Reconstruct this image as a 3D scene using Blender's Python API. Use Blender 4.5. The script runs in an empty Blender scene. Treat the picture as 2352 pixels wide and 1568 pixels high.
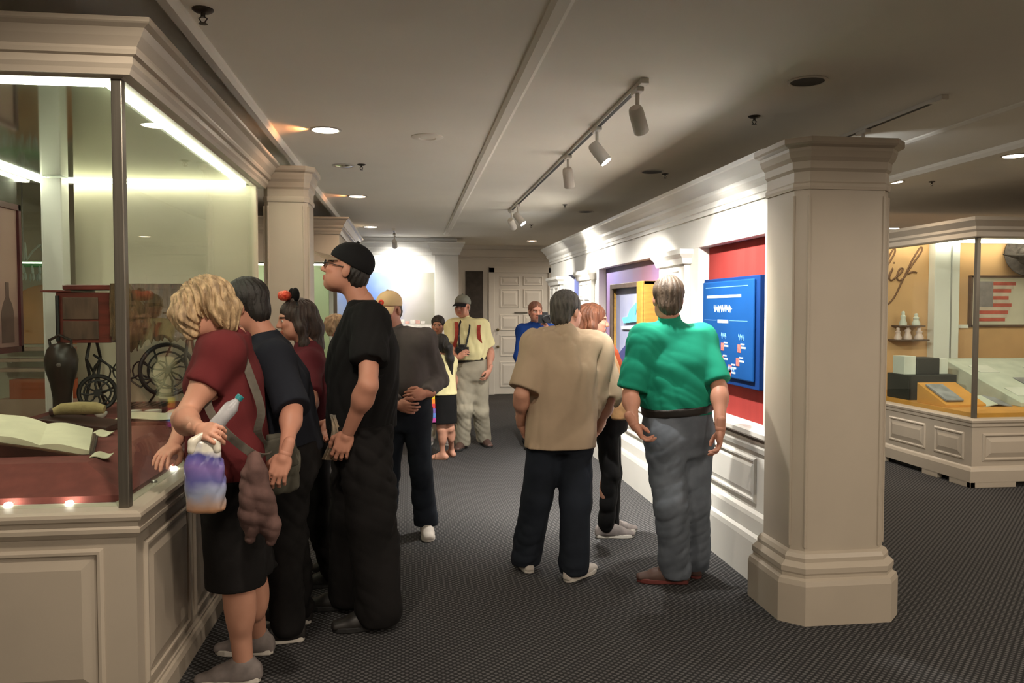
import bpy, bmesh, math, random
import numpy as np
from mathutils import Vector, Matrix
from math import sin, cos, pi, radians, atan2, sqrt

scene = bpy.context.scene
COL = scene.collection
random.seed(7)
rng = np.random.default_rng(7)

# ---------------------------------------------------------------- camera, world, exposure
cam_data = bpy.data.cameras.new('camera')
cam_data.sensor_width = 36.0
cam_data.lens = 36.0 * 1850.0 / 2352.0
cam_data.clip_start = 0.05
camera = bpy.data.objects.new('camera', cam_data)
COL.objects.link(camera)
camera.location = (0, 0, 1.6)
camera.rotation_euler = (radians(90 - 2.2906), 0, radians(-7.2698))
scene.camera = camera

world = bpy.data.worlds.new('world')
scene.world = world
world.use_nodes = True
world.node_tree.nodes['Background'].inputs[0].default_value = (0.9, 0.85, 0.78, 1)
world.node_tree.nodes['Background'].inputs[1].default_value = 0.0

scene.view_settings.view_transform = 'Standard'
scene.view_settings.look = 'None'
scene.view_settings.gamma = 1.0
scene.view_settings.use_curve_mapping = False
scene.view_settings.exposure = 2.1
scene.cycles.use_denoising = True
scene.cycles.max_bounces = 7
scene.cycles.diffuse_bounces = 4
scene.cycles.transparent_max_bounces = 24
scene.cycles.use_adaptive_sampling = True
scene.cycles.adaptive_threshold = 0.03
scene.cycles.sample_clamp_indirect = 6.0

CEIL = 2.78          # ceiling height
WARM = (1.0, 0.78, 0.56)
SOFT = (1.0, 0.86, 0.70)
COOL = (1.0, 0.955, 0.87)
POWER_DOWNLIGHT = 9.0
ORANGE = (1.0, 0.36, 0.12)
POWER_TRACK = 62.0
POWER_FILL = 28.0

# ---------------------------------------------------------------- tagging helpers
def tag(o, label=None, cat=None, group=None, kind=None):
    if label: o['label'] = label
    if cat: o['category'] = cat
    if group: o['group'] = group
    if kind: o['kind'] = kind
    return o

def link(o, parent=None):
    COL.objects.link(o)
    if parent is not None:
        o.parent = parent
        if parent.type == 'EMPTY' or True:
            o.matrix_parent_inverse = Matrix.Translation(parent.location).inverted() if parent.parent is None else parent_inv(parent)
    return o

def parent_inv(p):
    m = Matrix.Identity(4)
    chain = []
    while p is not None:
        chain.append(p); p = p.parent
    for q in reversed(chain):
        m = m @ (q.matrix_parent_inverse if q.parent else Matrix.Identity(4)) @ q.matrix_basis
    return m.inverted()

def empty(name, loc, label=None, cat=None, group=None):
    o = bpy.data.objects.new(name, None)
    o.empty_display_size = 0.1
    o.location = loc
    COL.objects.link(o)
    tag(o, label, cat, group)
    return o

# ---------------------------------------------------------------- materials
MATS = {}
def new_mat(name):
    m = bpy.data.materials.new(name)
    m.use_nodes = True
    nt = m.node_tree
    b = nt.nodes['Principled BSDF']
    return m, nt, b

def mat(name, color, rough=0.6, var=0.08, scale=6.0, bump=0.0, bscale=60.0, metal=0.0, spec=0.5, coat=0.0, stretch=None, color2=None):
    """plain procedural surface: base colour varied by noise, optional fine relief"""
    if name in MATS: return MATS[name]
    m, nt, b = new_mat(name)
    tc = nt.nodes.new('ShaderNodeTexCoord')
    mp = nt.nodes.new('ShaderNodeMapping')
    nt.links.new(tc.outputs['Object'], mp.inputs['Vector'])
    if stretch: mp.inputs['Scale'].default_value = stretch
    n = nt.nodes.new('ShaderNodeTexNoise'); n.inputs['Scale'].default_value = scale; n.inputs['Detail'].default_value = 5
    nt.links.new(mp.outputs[0], n.inputs['Vector'])
    r = nt.nodes.new('ShaderNodeValToRGB')
    c = color
    c2 = color2 if color2 else tuple(min(1, x * (1 + var)) for x in c)
    c1 = c if color2 else tuple(x * (1 - var) for x in c)
    r.color_ramp.elements[0].color = (*c1, 1); r.color_ramp.elements[0].position = 0.35
    r.color_ramp.elements[1].color = (*c2, 1); r.color_ramp.elements[1].position = 0.65
    nt.links.new(n.outputs['Fac'], r.inputs[0])
    nt.links.new(r.outputs[0], b.inputs['Base Color'])
    b.inputs['Roughness'].default_value = rough
    b.inputs['Metallic'].default_value = metal
    b.inputs['Specular IOR Level'].default_value = spec
    b.inputs['Coat Weight'].default_value = coat
    if bump > 0:
        n2 = nt.nodes.new('ShaderNodeTexNoise'); n2.inputs['Scale'].default_value = bscale; n2.inputs['Detail'].default_value = 4
        nt.links.new(mp.outputs[0], n2.inputs['Vector'])
        bp = nt.nodes.new('ShaderNodeBump'); bp.inputs['Strength'].default_value = bump; bp.inputs['Distance'].default_value = 0.01
        nt.links.new(n2.outputs['Fac'], bp.inputs['Height'])
        nt.links.new(bp.outputs[0], b.inputs['Normal'])
    MATS[name] = m
    return m

def emit_mat(name, color, strength):
    if name in MATS: return MATS[name]
    m, nt, b = new_mat(name)
    b.inputs['Base Color'].default_value = (*color, 1)
    b.inputs['Emission Color'].default_value = (*color, 1)
    b.inputs['Emission Strength'].default_value = strength
    n = nt.nodes.new('ShaderNodeTexNoise'); n.inputs['Scale'].default_value = 40
    mr = nt.nodes.new('ShaderNodeMapRange'); mr.inputs['To Min'].default_value = 0.3; mr.inputs['To Max'].default_value = 0.5
    nt.links.new(n.outputs['Fac'], mr.inputs[0]); nt.links.new(mr.outputs[0], b.inputs['Roughness'])
    MATS[name] = m
    return m

def glass_mat(name='case_glass', tint=(0.93, 0.97, 0.94), rough=0.0, ior=1.5):
    if name in MATS: return MATS[name]
    m = bpy.data.materials.new(name); m.use_nodes = True
    nt = m.node_tree; nt.nodes.clear()
    out = nt.nodes.new('ShaderNodeOutputMaterial')
    mix = nt.nodes.new('ShaderNodeMixShader')
    tr = nt.nodes.new('ShaderNodeBsdfTransparent'); gl = nt.nodes.new('ShaderNodeBsdfGlossy')
    lw = nt.nodes.new('ShaderNodeLayerWeight'); lw.inputs['Blend'].default_value = 0.5
    pw = nt.nodes.new('ShaderNodeMath'); pw.operation = 'POWER'; pw.inputs[1].default_value = 5.0
    nt.links.new(lw.outputs['Facing'], pw.inputs[0])
    fr = nt.nodes.new('ShaderNodeMath'); fr.operation = 'MULTIPLY_ADD'; fr.inputs[1].default_value = 0.6; fr.inputs[2].default_value = 0.03
    nt.links.new(pw.outputs[0], fr.inputs[0])
    n = nt.nodes.new('ShaderNodeTexNoise'); n.inputs['Scale'].default_value = 3.0
    rp = nt.nodes.new('ShaderNodeValToRGB')
    rp.color_ramp.elements[0].color = (*[t * 0.985 for t in tint], 1); rp.color_ramp.elements[1].color = (*tint, 1)
    nt.links.new(n.outputs['Fac'], rp.inputs[0]); nt.links.new(rp.outputs[0], tr.inputs['Color'])
    gl.inputs['Roughness'].default_value = rough
    nt.links.new(fr.outputs[0], mix.inputs[0]); nt.links.new(tr.outputs[0], mix.inputs[1]); nt.links.new(gl.outputs[0], mix.inputs[2])
    nt.links.new(mix.outputs[0], out.inputs['Surface'])
    MATS[name] = m
    return m

# ---------------------------------------------------------------- mesh builder
class MB:
    def __init__(s):
        s.v = []; s.f = []
    def add(s, vs, fs):
        n = len(s.v); s.v += [tuple(map(float, p)) for p in vs]; s.f += [tuple(n + i for i in f) for f in fs]
        return s
    def box(s, x0, x1, y0, y1, z0, z1):
        vs = [(x, y, z) for x in (x0, x1) for y in (y0, y1) for z in (z0, z1)]
        return s.add(vs, [(0,1,3,2),(4,6,7,5),(0,4,5,1),(2,3,7,6),(0,2,6,4),(1,5,7,3)])
    def obox(s, c, ax, ay, az):
        """oriented box: centre and three half-axis vectors"""
        c, ax, ay, az = map(Vector, (c, ax, ay, az))
        vs = [c + ax*i + ay*j + az*k for i in (-1,1) for j in (-1,1) for k in (-1,1)]
        return s.add(vs, [(0,1,3,2),(4,6,7,5),(0,4,5,1),(2,3,7,6),(0,2,6,4),(1,5,7,3)])
    def prism(s, pts, z0, z1):
        n = len(pts)
        vs = [(x, y, z0) for x, y in pts] + [(x, y, z1) for x, y in pts]
        return s.add(vs, [tuple(range(n))[::-1], tuple(range(n, 2*n))] + [(i, (i+1) % n, n + (i+1) % n, n + i) for i in range(n)])
    def extrude(s, pts, d):
        """planar polygon of 3-D points pushed along vector d"""
        n = len(pts); d = Vector(d)
        vs = [Vector(p) for p in pts] + [Vector(p) + d for p in pts]
        return s.add(vs, [tuple(range(n))[::-1], tuple(range(n, 2*n))] + [(i, (i+1) % n, n + (i+1) % n, n + i) for i in range(n)])
    def tube(s, pts, r, n=8, caps=True, closed=False):
        pts = [Vector(p) for p in pts]; m = len(pts)
        rs = r if isinstance(r, (list, tuple)) else [r] * m
        base = len(s.v); up = None
        for i, p in enumerate(pts):
            if closed: t = (pts[(i+1) % m] - pts[i-1])
            else: t = pts[min(i+1, m-1)] - pts[max(i-1, 0)]
            t.normalize()
            if up is None:
                up = Vector((0,0,1)) if abs(t.z) < 0.9 else Vector((1,0,0))
            a = t.cross(up); a.normalize(); b = a.cross(t); up = b
            for k in range(n):
                q = p + (a * cos(2*pi*k/n) + b * sin(2*pi*k/n)) * rs[i]
                s.v.append(tuple(q))
        for i in range(m if closed else m - 1):
            j = (i + 1) % m
            for k in range(n):
                k2 = (k+1) % n
                s.f.append((base+i*n+k, base+i*n+k2, base+j*n+k2, base+j*n+k))
        if caps and not closed:
            s.f.append(tuple(base + k for k in range(n))[::-1])
            s.f.append(tuple(base + (m-1)*n + k for k in range(n)))
        return s
    def lathe(s, prof, c=(0,0,0), n=20, axis=None, caps=True):
        """profile of (r, h) turned about an axis through c (default z)"""
        c = Vector(c); ax = Vector(axis).normalized() if axis is not None else Vector((0,0,1))
        u = ax.cross(Vector((0,1,0)) if abs(ax.y) < 0.9 else Vector((1,0,0))).normalized(); w = ax.cross(u)
        base = len(s.v)
        for r, h in prof:
            for k in range(n):
                a = 2*pi*k/n
                s.v.append(tuple(c + ax*h + (u*cos(a) + w*sin(a))*r))
        for i in range(len(prof)-1):
            for k in range(n):
                k2 = (k+1) % n
                s.f.append((base+i*n+k, base+i*n+k2, base+(i+1)*n+k2, base+(i+1)*n+k))
        if caps and prof[0][0] > 1e-6: s.f.append(tuple(base+k for k in range(n))[::-1])
        if caps and prof[-1][0] > 1e-6: s.f.append(tuple(base+(len(prof)-1)*n+k for k in range(n)))
        return s
    def sweep(s, path, prof, closed=False, side=1):
        """closed profile of (out, z) swept along an XY path with mitred corners"""
        m = len(path); P = [Vector((p[0], p[1])) for p in path]; off = []
        for i in range(m):
            if closed or 0 < i < m-1:
                d1 = (P[i] - P[i-1]).normalized(); d2 = (P[(i+1) % m] - P[i]).normalized()
            elif i == 0: d1 = d2 = (P[1] - P[0]).normalized()
            else: d1 = d2 = (P[-1] - P[-2]).normalized()
            n1 = Vector((d1.y, -d1.x)) * side; n2 = Vector((d2.y, -d2.x)) * side
            nn = (n1 + n2); nn.normalize(); off.append(nn / max(0.25, nn.dot(n1)))
        k = len(prof); base = len(s.v)
        for i in range(m):
            for o, z in prof:
                q = P[i] + off[i] * o; s.v.append((q.x, q.y, z))
        for i in range(m if closed else m-1):
            j = (i+1) % m
            for a in range(k):
                b = (a+1) % k
                s.f.append((base+i*k+a, base+i*k+b, base+j*k+b, base+j*k+a))
        if not closed:
            s.f.append(tuple(base + a for a in range(k))[::-1]); s.f.append(tuple(base + (m-1)*k + a for a in range(k)))
        return s
    def mesh(s, name):
        me = bpy.data.meshes.new(name); me.from_pydata(s.v, [], s.f)
        bm = bmesh.new(); bm.from_mesh(me); bmesh.ops.recalc_face_normals(bm, faces=bm.faces); bm.to_mesh(me); bm.free()
        return me
    def build(s, name, material, parent=None, bevel=0.0, smooth=False, label=None, seg=2):
        me = s.mesh(name)
        if bevel > 0:
            bm = bmesh.new(); bm.from_mesh(me)
            es = [e for e in bm.edges if len(e.link_faces) == 2 and e.calc_face_angle(0) > 0.5]
            bmesh.ops.bevel(bm, geom=es, offset=bevel, segments=seg, profile=0.5, affect='EDGES')
            bm.to_mesh(me); bm.free()
        if material: me.materials.append(material)
        if smooth:
            me.polygons.foreach_set('use_smooth', [True] * len(me.polygons))
            me.set_sharp_from_angle(angle=radians(40))
        o = bpy.data.objects.new(name, me)
        link(o, parent)
        if label: o['label'] = label
        return o

def mb(): return MB()

def copy_tree(o, parent=None, delta=None):
    c = o.copy(); COL.objects.link(c)
    if parent is not None:
        c.parent = parent
    if delta is not None: c.location = Vector(o.location) + Vector(delta)
    for ch in list(o.children):
        copy_tree(ch, c)
    return c

def raised_panel(parent, origin, u, v, nrm, w, h, material, depth=0.016, border=0.045, name='panel'):
    """a raised-and-fielded panel: origin is the lower corner on the surface; u, v unit vectors, nrm points out"""
    o = Vector(origin); u = Vector(u); v = Vector(v); n = Vector(nrm)
    rings = [(0, 0.0), (0.0, 0.004), (0.010, 0.014), (0.020, 0.014), (0.028, 0.003), (0.034, 0.003), (border + 0.03, depth), ]
    V = []; Fc = []
    for ins, d in rings:
        for a, b in ((ins, ins), (w-ins, ins), (w-ins, h-ins), (ins, h-ins)):
            V.append(o + u*a + v*b + n*d)
    for i in range(len(rings)-1):
        for k in range(4):
            k2 = (k+1) % 4
            Fc.append((4*i+k, 4*i+k2, 4*(i+1)+k2, 4*(i+1)+k))
    Fc.append(tuple(4*(len(rings)-1)+k for k in range(4)))
    Fc.append((3, 2, 1, 0))
    return mb().add(V, Fc).build(name, material, parent)

# ---------------------------------------------------------------- common materials
M_paint = mat('cream_paint', (0.44, 0.38, 0.305), rough=0.45, var=0.03, scale=3, bump=0.02, bscale=200)
M_paint_w = mat('white_paint', (0.74, 0.72, 0.67), rough=0.4, var=0.02, scale=3, bump=0.02, bscale=200)
M_ceiling = mat('ceiling_paint', (0.84, 0.80, 0.71), rough=0.9, var=0.025, scale=1.2, bump=0.08, bscale=300)
M_black = mat('black_plastic', (0.012, 0.012, 0.013), rough=0.45, var=0.2, scale=30)
M_metal = mat('brushed_steel', (0.45, 0.45, 0.44), rough=0.35, var=0.1, scale=30, metal=1.0, stretch=(1, 1, 0.05))
M_bronze = mat('bronze_anodised', (0.16, 0.145, 0.12), rough=0.4, var=0.1, scale=20, metal=0.7, stretch=(8, 8, 0.2))
M_glass = glass_mat()
# ---------------------------------------------------------------- the room shell
def carpet_material():
    m, nt, b = new_mat('patterned_carpet')
    tc = nt.nodes.new('ShaderNodeTexCoord')
    mp = nt.nodes.new('ShaderNodeMapping'); mp.inputs['Rotation'].default_value = (0, 0, radians(45)); mp.inputs['Scale'].default_value = (40, 40, 40)
    nt.links.new(tc.outputs['Object'], mp.inputs['Vector'])
    nz = nt.nodes.new('ShaderNodeTexNoise'); nz.inputs['Scale'].default_value = 3.0
    nt.links.new(mp.outputs[0], nz.inputs['Vector'])
    w1 = nt.nodes.new('ShaderNodeTexWave'); w1.bands_direction = 'X'; w1.inputs['Scale'].default_value = 0.3142; w1.inputs['Distortion'].default_value = 0.4
    w2 = nt.nodes.new('ShaderNodeTexWave'); w2.bands_direction = 'Y'; w2.inputs['Scale'].default_value = 0.3142; w2.inputs['Distortion'].default_value = 0.4
    for w in (w1, w2): nt.links.new(mp.outputs[0], w.inputs['Vector'])
    mx = nt.nodes.new('ShaderNodeMath'); mx.operation = 'MULTIPLY'
    nt.links.new(w1.outputs['Fac'], mx.inputs[0]); nt.links.new(w2.outputs['Fac'], mx.inputs[1])
    ad = nt.nodes.new('ShaderNodeMath'); ad.operation = 'MULTIPLY_ADD'; ad.inputs[1].default_value = 0.35
    nt.links.new(nz.outputs['Fac'], ad.inputs[0]); nt.links.new(mx.outputs[0], ad.inputs[2])
    r = nt.nodes.new('ShaderNodeValToRGB')
    r.color_ramp.elements[0].position = 0.22; r.color_ramp.elements[0].color = (0.024, 0.0235, 0.024, 1)
    r.color_ramp.elements[1].position = 0.75; r.color_ramp.elements[1].color = (0.115, 0.111, 0.112, 1)
    nt.links.new(ad.outputs[0], r.inputs[0]); nt.links.new(r.outputs[0], b.inputs['Base Color'])
    b.inputs['Roughness'].default_value = 0.95; b.inputs['Specular IOR Level'].default_value = 0.15
    fine = nt.nodes.new('ShaderNodeTexNoise'); fine.inputs['Scale'].default_value = 400
    nt.links.new(tc.outputs['Object'], fine.inputs['Vector'])
    bp = nt.nodes.new('ShaderNodeBump'); bp.inputs['Strength'].default_value = 0.5; bp.inputs['Distance'].default_value = 0.004
    nt.links.new(fine.outputs['Fac'], bp.inputs['Height']); nt.links.new(bp.outputs[0], b.inputs['Normal'])
    return m

X0, X1, Y0, Y1 = -6.0, 9.0, -4.0, 15.0
def structure(o): return tag(o, kind='structure')

structure(mb().box(X0, X1, Y0, Y1, -0.1, 0.0).build('floor', carpet_material()))
structure(mb().box(X0, X1, Y0, Y1, CEIL, CEIL + 0.12).build('ceiling', M_ceiling))
structure(mb().box(X0 - .12, X0, Y0, Y1, 0, CEIL).build('wall_left', M_paint))
structure(mb().box(X1, X1 + .12, Y0, Y1, 0, CEIL).build('wall_right', M_paint))
structure(mb().box(X0 - .12, X1 + .12, Y0 - .12, Y0, 0, CEIL).build('wall_behind', M_paint))

def trim_line(n, x, y0, y1, w, drop):
    prof = [(-w/2, CEIL), (-w/2, CEIL - drop*0.5), (-w*0.28, CEIL - drop), (w*0.28, CEIL - drop), (w/2, CEIL - drop*0.5), (w/2, CEIL)]
    structure(mb().sweep([(x, y0), (x, y1)], prof).build('trim_%d' % n, M_ceiling))
trim_line(1, 0.585, -3.9, 12.7, 0.09, 0.022)
trim_line(2, -0.90, -3.9, 14.9, 0.07, 0.045)
trim_line(3, 3.50, -3.9, 14.9, 0.08, 0.02)
trim_line(4, 4.28, -3.9, 14.9, 0.10, 0.05)

# far wall: plain wall, crown moulding, recess with dark panel, panelled door
far = structure(mb().box(X0, X1, Y1, Y1 + .15, 0, CEIL).build('wall_far', M_paint_w))
crown = [(0, 2.50), (0.03, 2.50), (0.03, 2.535), (0.05, 2.54), (0.05, 2.56), (0.02, 2.575), (0.02, 2.70), (0.07, 2.72), (0.09, 2.78), (0, 2.78)]
mb().sweep([(0.75, Y1), (4.6, Y1)], crown, side=1).build('crown_moulding', M_paint_w, far)
mb().sweep([(0.75, Y1), (1.48, Y1)], [(0, 0), (0.02, 0), (0.02, 0.13), (0, 0.15)]).build('skirting', M_paint_w, far)
M_darkpanel = mat('dark_board', (0.055, 0.048, 0.042), rough=0.7, var=0.2, scale=12)
panel_far = mb().box(1.04, 1.37, Y1 - .03, Y1, 1.25, 2.31).build('hanging_banner', M_darkpanel, bevel=.004)
tag(panel_far, 'tall narrow dark panel on the far wall left of the door', 'panel')

M_doorplate = mat('aged_brass', (0.22, 0.18, 0.10), rough=0.4, var=0.2, scale=20, metal=0.8)
M_sign = mat('door_sign', (0.12, 0.11, 0.09), rough=0.6)
door = structure(mb().box(1.58, 2.60, Y1 - .03, Y1, 0.01, 2.28).build('door_1', M_paint_w, bevel=.003))
for i, (za, zb) in enumerate(((0.14, 0.62), (0.72, 1.12), (1.62, 1.98), (2.04, 2.22))):
    for xa in (1.68, 2.12):
        raised_panel(door, (xa, Y1 - .03, za), (1, 0, 0), (0, 0, 1), (0, -1, 0), 0.37, zb - za, M_paint_w, name='door_panel')
for xa in (1.68, 2.12):
    raised_panel(door, (xa, Y1 - .03, 1.2), (1, 0, 0), (0, 0, 1), (0, -1, 0), 0.37, 0.30, M_paint_w, name='door_panel')
mb().box(1.95, 2.20, Y1 - .05, Y1 - .045, 1.52, 1.55).build('door_plate', M_sign, door, bevel=.001)
for z in (0.9, 1.22):
    mb().lathe([(0.0, 0.0), (0.022, 0.0), (0.024, 0.02), (0.012, 0.03), (0.026, 0.05), (0.02, 0.065), (0, 0.068)], (1.64, Y1 - .03, z), axis=(0, -1, 0)).build('door_knob', M_doorplate, door, smooth=True)
casing = structure(mb().box(1.47, 1.58, Y1 - .05, Y1, 0, 2.38).box(2.60, 2.71, Y1 - .05, Y1, 0, 2.38).box(1.47, 2.71, Y1 - .05, Y1, 2.28, 2.40).build('trim_5', M_paint_w, bevel=.006))

# left stub wall at the far end carrying the lit mural panel
stub = structure(mb().box(-3.2, 0.80, 13.5, 13.7, 0, CEIL).build('wall_mural', M_paint_w))
mb().box(0.42, 0.82, 13.42, 13.5, 0, 2.5).build('pilaster', M_paint_w, stub, bevel=.006)
mb().sweep([(-3.2, 13.5), (0.40, 13.5), (0.40, 13.42), (0.82, 13.42), (0.82, 13.7)], [(0, 2.50), (0.025, 2.50), (0.03, 2.54), (0.06, 2.60), (0.06, 2.62), (0.10, 2.68), (0.10, 2.71), (0, 2.71)]).build('crown_moulding', M_paint_w, stub)
mb().sweep([(-3.2, 13.5), (0.41, 13.5), (0.41, 13.41), (0.82, 13.41)], [(0, 0), (0.02, 0), (0.02, 0.14), (0, 0.16)]).build('skirting', M_paint_w, stub)

def mural_material():
    m, nt, b = new_mat('mural_print')
    tc = nt.nodes.new('ShaderNodeTexCoord'); sp = nt.nodes.new('ShaderNodeSeparateXYZ')
    nt.links.new(tc.outputs['Object'], sp.inputs[0])
    nz = nt.nodes.new('ShaderNodeTexNoise'); nz.inputs['Scale'].default_value = 2.2
    nt.links.new(tc.outputs['Object'], nz.inputs['Vector'])
    ad = nt.nodes.new('ShaderNodeMath'); ad.operation = 'MULTIPLY_ADD'; ad.inputs[1].default_value = 0.7
    nt.links.new(nz.outputs['Fac'], ad.inputs[0]); nt.links.new(sp.outputs['X'], ad.inputs[2])
    r = nt.nodes.new('ShaderNodeValToRGB')
    cr = r.color_ramp; cr.elements[0].position = 0.0; cr.elements[0].color = (0.10, 0.22, 0.62, 1)
    cr.elements[1].position = 1.0; cr.elements[1].color = (0.36, 0.35, 0.26, 1)
    e = cr.elements.new(0.35); e.color = (0.30, 0.38, 0.62, 1)
    e = cr.elements.new(0.55); e.color = (0.55, 0.52, 0.52, 1)
    mr = nt.nodes.new('ShaderNodeMapRange'); mr.inputs['From Min'].default_value = -0.5; mr.inputs['From Max'].default_value = 0.9
    nt.links.new(ad.outputs[0], mr.inputs[0]); nt.links.new(mr.outputs[0], r.inputs[0])
    nt.links.new(r.outputs[0], b.inputs['Base Color']); b.inputs['Roughness'].default_value = 0.5
    return m
mural = empty('mural_panel', (-0.25, 13.5, 1.2), 'wide blue and cream printed mural panel under a spotlight on the far stub wall', 'mural')
mb().box(-0.98, 0.44, 13.47, 13.5, 1.22, 2.21).build('print', mural_material(), mural)
M_pink = mat('mural_pink', (0.7, 0.42, 0.36), rough=0.6, var=0.2, scale=20)
M_shipw = mat('mural_cream', (0.8, 0.76, 0.7), rough=0.6, var=0.1, scale=20)
for k in range(7):   # the pale buildings printed along the foot of the mural
    xk = -0.32 + k * 0.085
    mb().box(xk, xk + 0.07, 13.466, 13.47, 1.36, 1.40 + 0.05 * random.random()).build('printed_house', M_pink if k % 2 else M_shipw, mural)
mb().box(-0.98, 0.44, 13.464, 13.47, 1.23, 1.345).build('caption_strip', M_shipw, mural)

# ---------------------------------------------------------------- exhibit partition on the right
PX = 2.03            # plane of the partition's face
PA, PB = 4.20, 11.5  # near and far ends
part = structure(mb().box(PX, PX + 0.40, PA, PB, 0, 0.80).build('wall_partition', M_paint_w))
mb().box(PX + .10, PX + 0.40, PA, PB, 0.80, 2.42).build('backing', M_paint_w, part)
mb().box(PX, PX + 0.40, PA, PB, 2.035, 2.42).build('frieze', M_paint_w, part, bevel=.003)
for ya, yb in ((PA, 4.42), (5.50, 6.40), (8.52, 9.53), (10.2, PB)):
    mb().box(PX, PX + .12, ya, yb, 0.80, 2.035).build('pier', M_paint_w, part)
for ya, yb in ((5.66, 6.26), (8.70, 9.36), (10.55, 11.3)):
    # projecting pilaster with plinth, sunk field and cap
    p = mb().box(PX - .045, PX, ya, yb, 0.80, 2.0).build('pilaster', M_paint_w, part, bevel=.004)
    for fa, fb in ((ya + .07, ya + .07 + (yb-ya-.19)/2), (yb - .07 - (yb-ya-.19)/2, yb - .07)):
        raised_panel(p, (PX - .045, fb, 0.92), (0, -1, 0), (0, 0, 1), (-1, 0, 0), fb - fa, 0.72, M_paint_w, depth=.012, border=.02, name='field')
        raised_panel(p, (PX - .045, fb, 1.70), (0, -1, 0), (0, 0, 1), (-1, 0, 0), fb - fa, 0.20, M_paint_w, depth=.012, border=.02, name='field')
    mb().sweep([(PX, ya), (PX - .045, ya), (PX - .045, yb), (PX, yb)], [(0, 1.93), (0.02, 1.93), (0.03, 1.97), (0.055, 2.0), (0.055, 2.035), (0, 2.035)], side=-1).build('pilaster_cap', M_paint_w, p)
    mb().sweep([(PX, ya), (PX - .045, ya), (PX - .045, yb), (PX, yb)], [(0, 0.82), (0.03, 0.82), (0.03, 0.87), (0.015, 0.90), (0, 0.90)], side=-1).build('pilaster_foot', M_paint_w, p)
cornice_prof = [(0, 2.24), (0.014, 2.24), (0.014, 2.27), (0.024, 2.275), (0.024, 2.31), (0.045, 2.33), (0.055, 2.345), (0.055, 2.37), (0.085, 2.40), (0.115, 2.44), (0.125, 2.445), (0.125, 2.47), (0, 2.47)]
mb().sweep([(PX + .4, PB), (PX, PB), (PX, PA)], cornice_prof, side=1).build('cornice', M_paint_w, part)
sill_prof = [(0, 0.76), (0.012, 0.76), (0.02, 0.79), (0.02, 0.815), (0.012, 0.825), (0.012, 0.84), (0.04, 0.85), (0.045, 0.86), (0.045, 0.885), (0.03, 0.895), (-0.10, 0.905), (-0.10, 0.80), (0, 0.80)]
mb().sweep([(PX, PB), (PX, PA)], sill_prof, side=1).build('sill', M_paint_w, part)
M_darkstrip = mat('dark_strip', (0.16, 0.13, 0.10), rough=0.5, var=0.1)
mb().box(PX - .016, PX, PA, PB, 0.826, 0.846).build('dark_strip', M_darkstrip, part)  # thin dark brown strip below the sill edge
base_prof = [(0, 0), (0.05, 0), (0.05, 0.24), (0.045, 0.27), (0.028, 0.285), (0.028, 0.37), (0.022, 0.395), (0.0, 0.41)]
mb().sweep([(PX, PB), (PX, PA)], base_prof, side=1).build('skirting', M_paint_w, part)
for ya, yb in ((4.50, 5.45), (5.62, 6.30), (6.48, 7.40), (7.50, 8.45), (8.66, 9.40), (9.60, 10.45), (10.6, 11.35)):
    raised_panel(part, (PX, yb, 0.45), (0, -1, 0), (0, 0, 1), (-1, 0, 0), yb - ya, 0.27, M_paint_w, depth=.010, border=.03, name='dado_panel')

M_red = mat('red_panel', (0.27, 0.038, 0.034), rough=0.8, spec=0.05, var=0.12, scale=2.5, stretch=(1, 3, 0.3))
M_purple = mat('violet_panel', (0.13, 0.12, 0.30), rough=0.5, color2=(0.20, 0.09, 0.13), scale=0.9, stretch=(0, 1, 0.3))
M_bluepanel = mat('blue_panel', (0.13, 0.17, 0.48), rough=0.5, var=0.1, scale=3)
mb().box(PX + .08, PX + .10, 4.42, 5.50, 0.895, 2.035).build('red_board', M_red, part, label='red painted panel recessed in the wall')
mb().box(PX + .08, PX + .10, 6.40, 8.52, 0.895, 2.035).build('violet_board', M_purple, part, label='violet painted panel recessed in the wall')
mb().box(PX + .08, PX + .10, 9.53, 10.2, 0.895, 2.035).build('blue_board', M_bluepanel, part, label='blue painted panel recessed in the wall')

# blue text board on the red panel
M_boardblue = mat('board_blue', (0.007, 0.068, 0.25), rough=0.7, spec=0.1, var=0.06, scale=4)
M_boardedge = mat('board_edge', (0.006, 0.036, 0.16), rough=0.7, spec=0.1, var=0.06, scale=4)
M_ink = mat('pale_print', (0.55, 0.68, 0.85), rough=0.5, var=0.1, scale=60)
M_inkdim = mat('dim_print', (0.12, 0.32, 0.70), rough=0.5, var=0.1, scale=60)
M_flagred = mat('print_red', (0.62, 0.16, 0.14), rough=0.5, var=0.3, scale=60)
board = empty('text_board', (PX, 5.0, 1.12), 'blue text board with flag emblems mounted on the red panel', 'board')
BY0, BY1, BZ0, BZ1 = 4.55, 5.46, 1.115, 1.805
mb().box(PX + .03, PX + .08, BY0, BY1, BZ0, BZ1).build('backing_board', M_boardedge, board, bevel=.004)
mb().box(PX + .012, PX + .03, BY0 + .05, BY1 - .02, BZ0 + .045, BZ1 - .02).build('face_board', M_boardblue, board, bevel=.008)
FX = PX + .012
def bar(ya, yb, z, t, m, name='text_line', slant=0.0):
    mb().extrude([(FX, yb, z), (FX, ya, z + slant), (FX, ya, z + t + slant), (FX, yb, z + t)], (-.0015, 0, 0)).build(name, m, board)
def squiggle(ya, yb, z, amp, m, n, name='script_line'):
    pts = [(FX - .001, yb + (ya - yb) * i / (n*6), z + amp * (sin(i * pi / 3) * (0.5 + 0.5 * sin(i * 1.7)) + 0.5)) for i in range(n*6 + 1)]
    mb().tube(pts, 0.0035, 5).build(name, m, board)
bar(4.68, 5.38, 1.742, .006, M_inkdim)
bar(4.78, 5.36, 1.675, .018, M_ink)
squiggle(4.92, 5.22, 1.59, .028, M_ink, 13)
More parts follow.
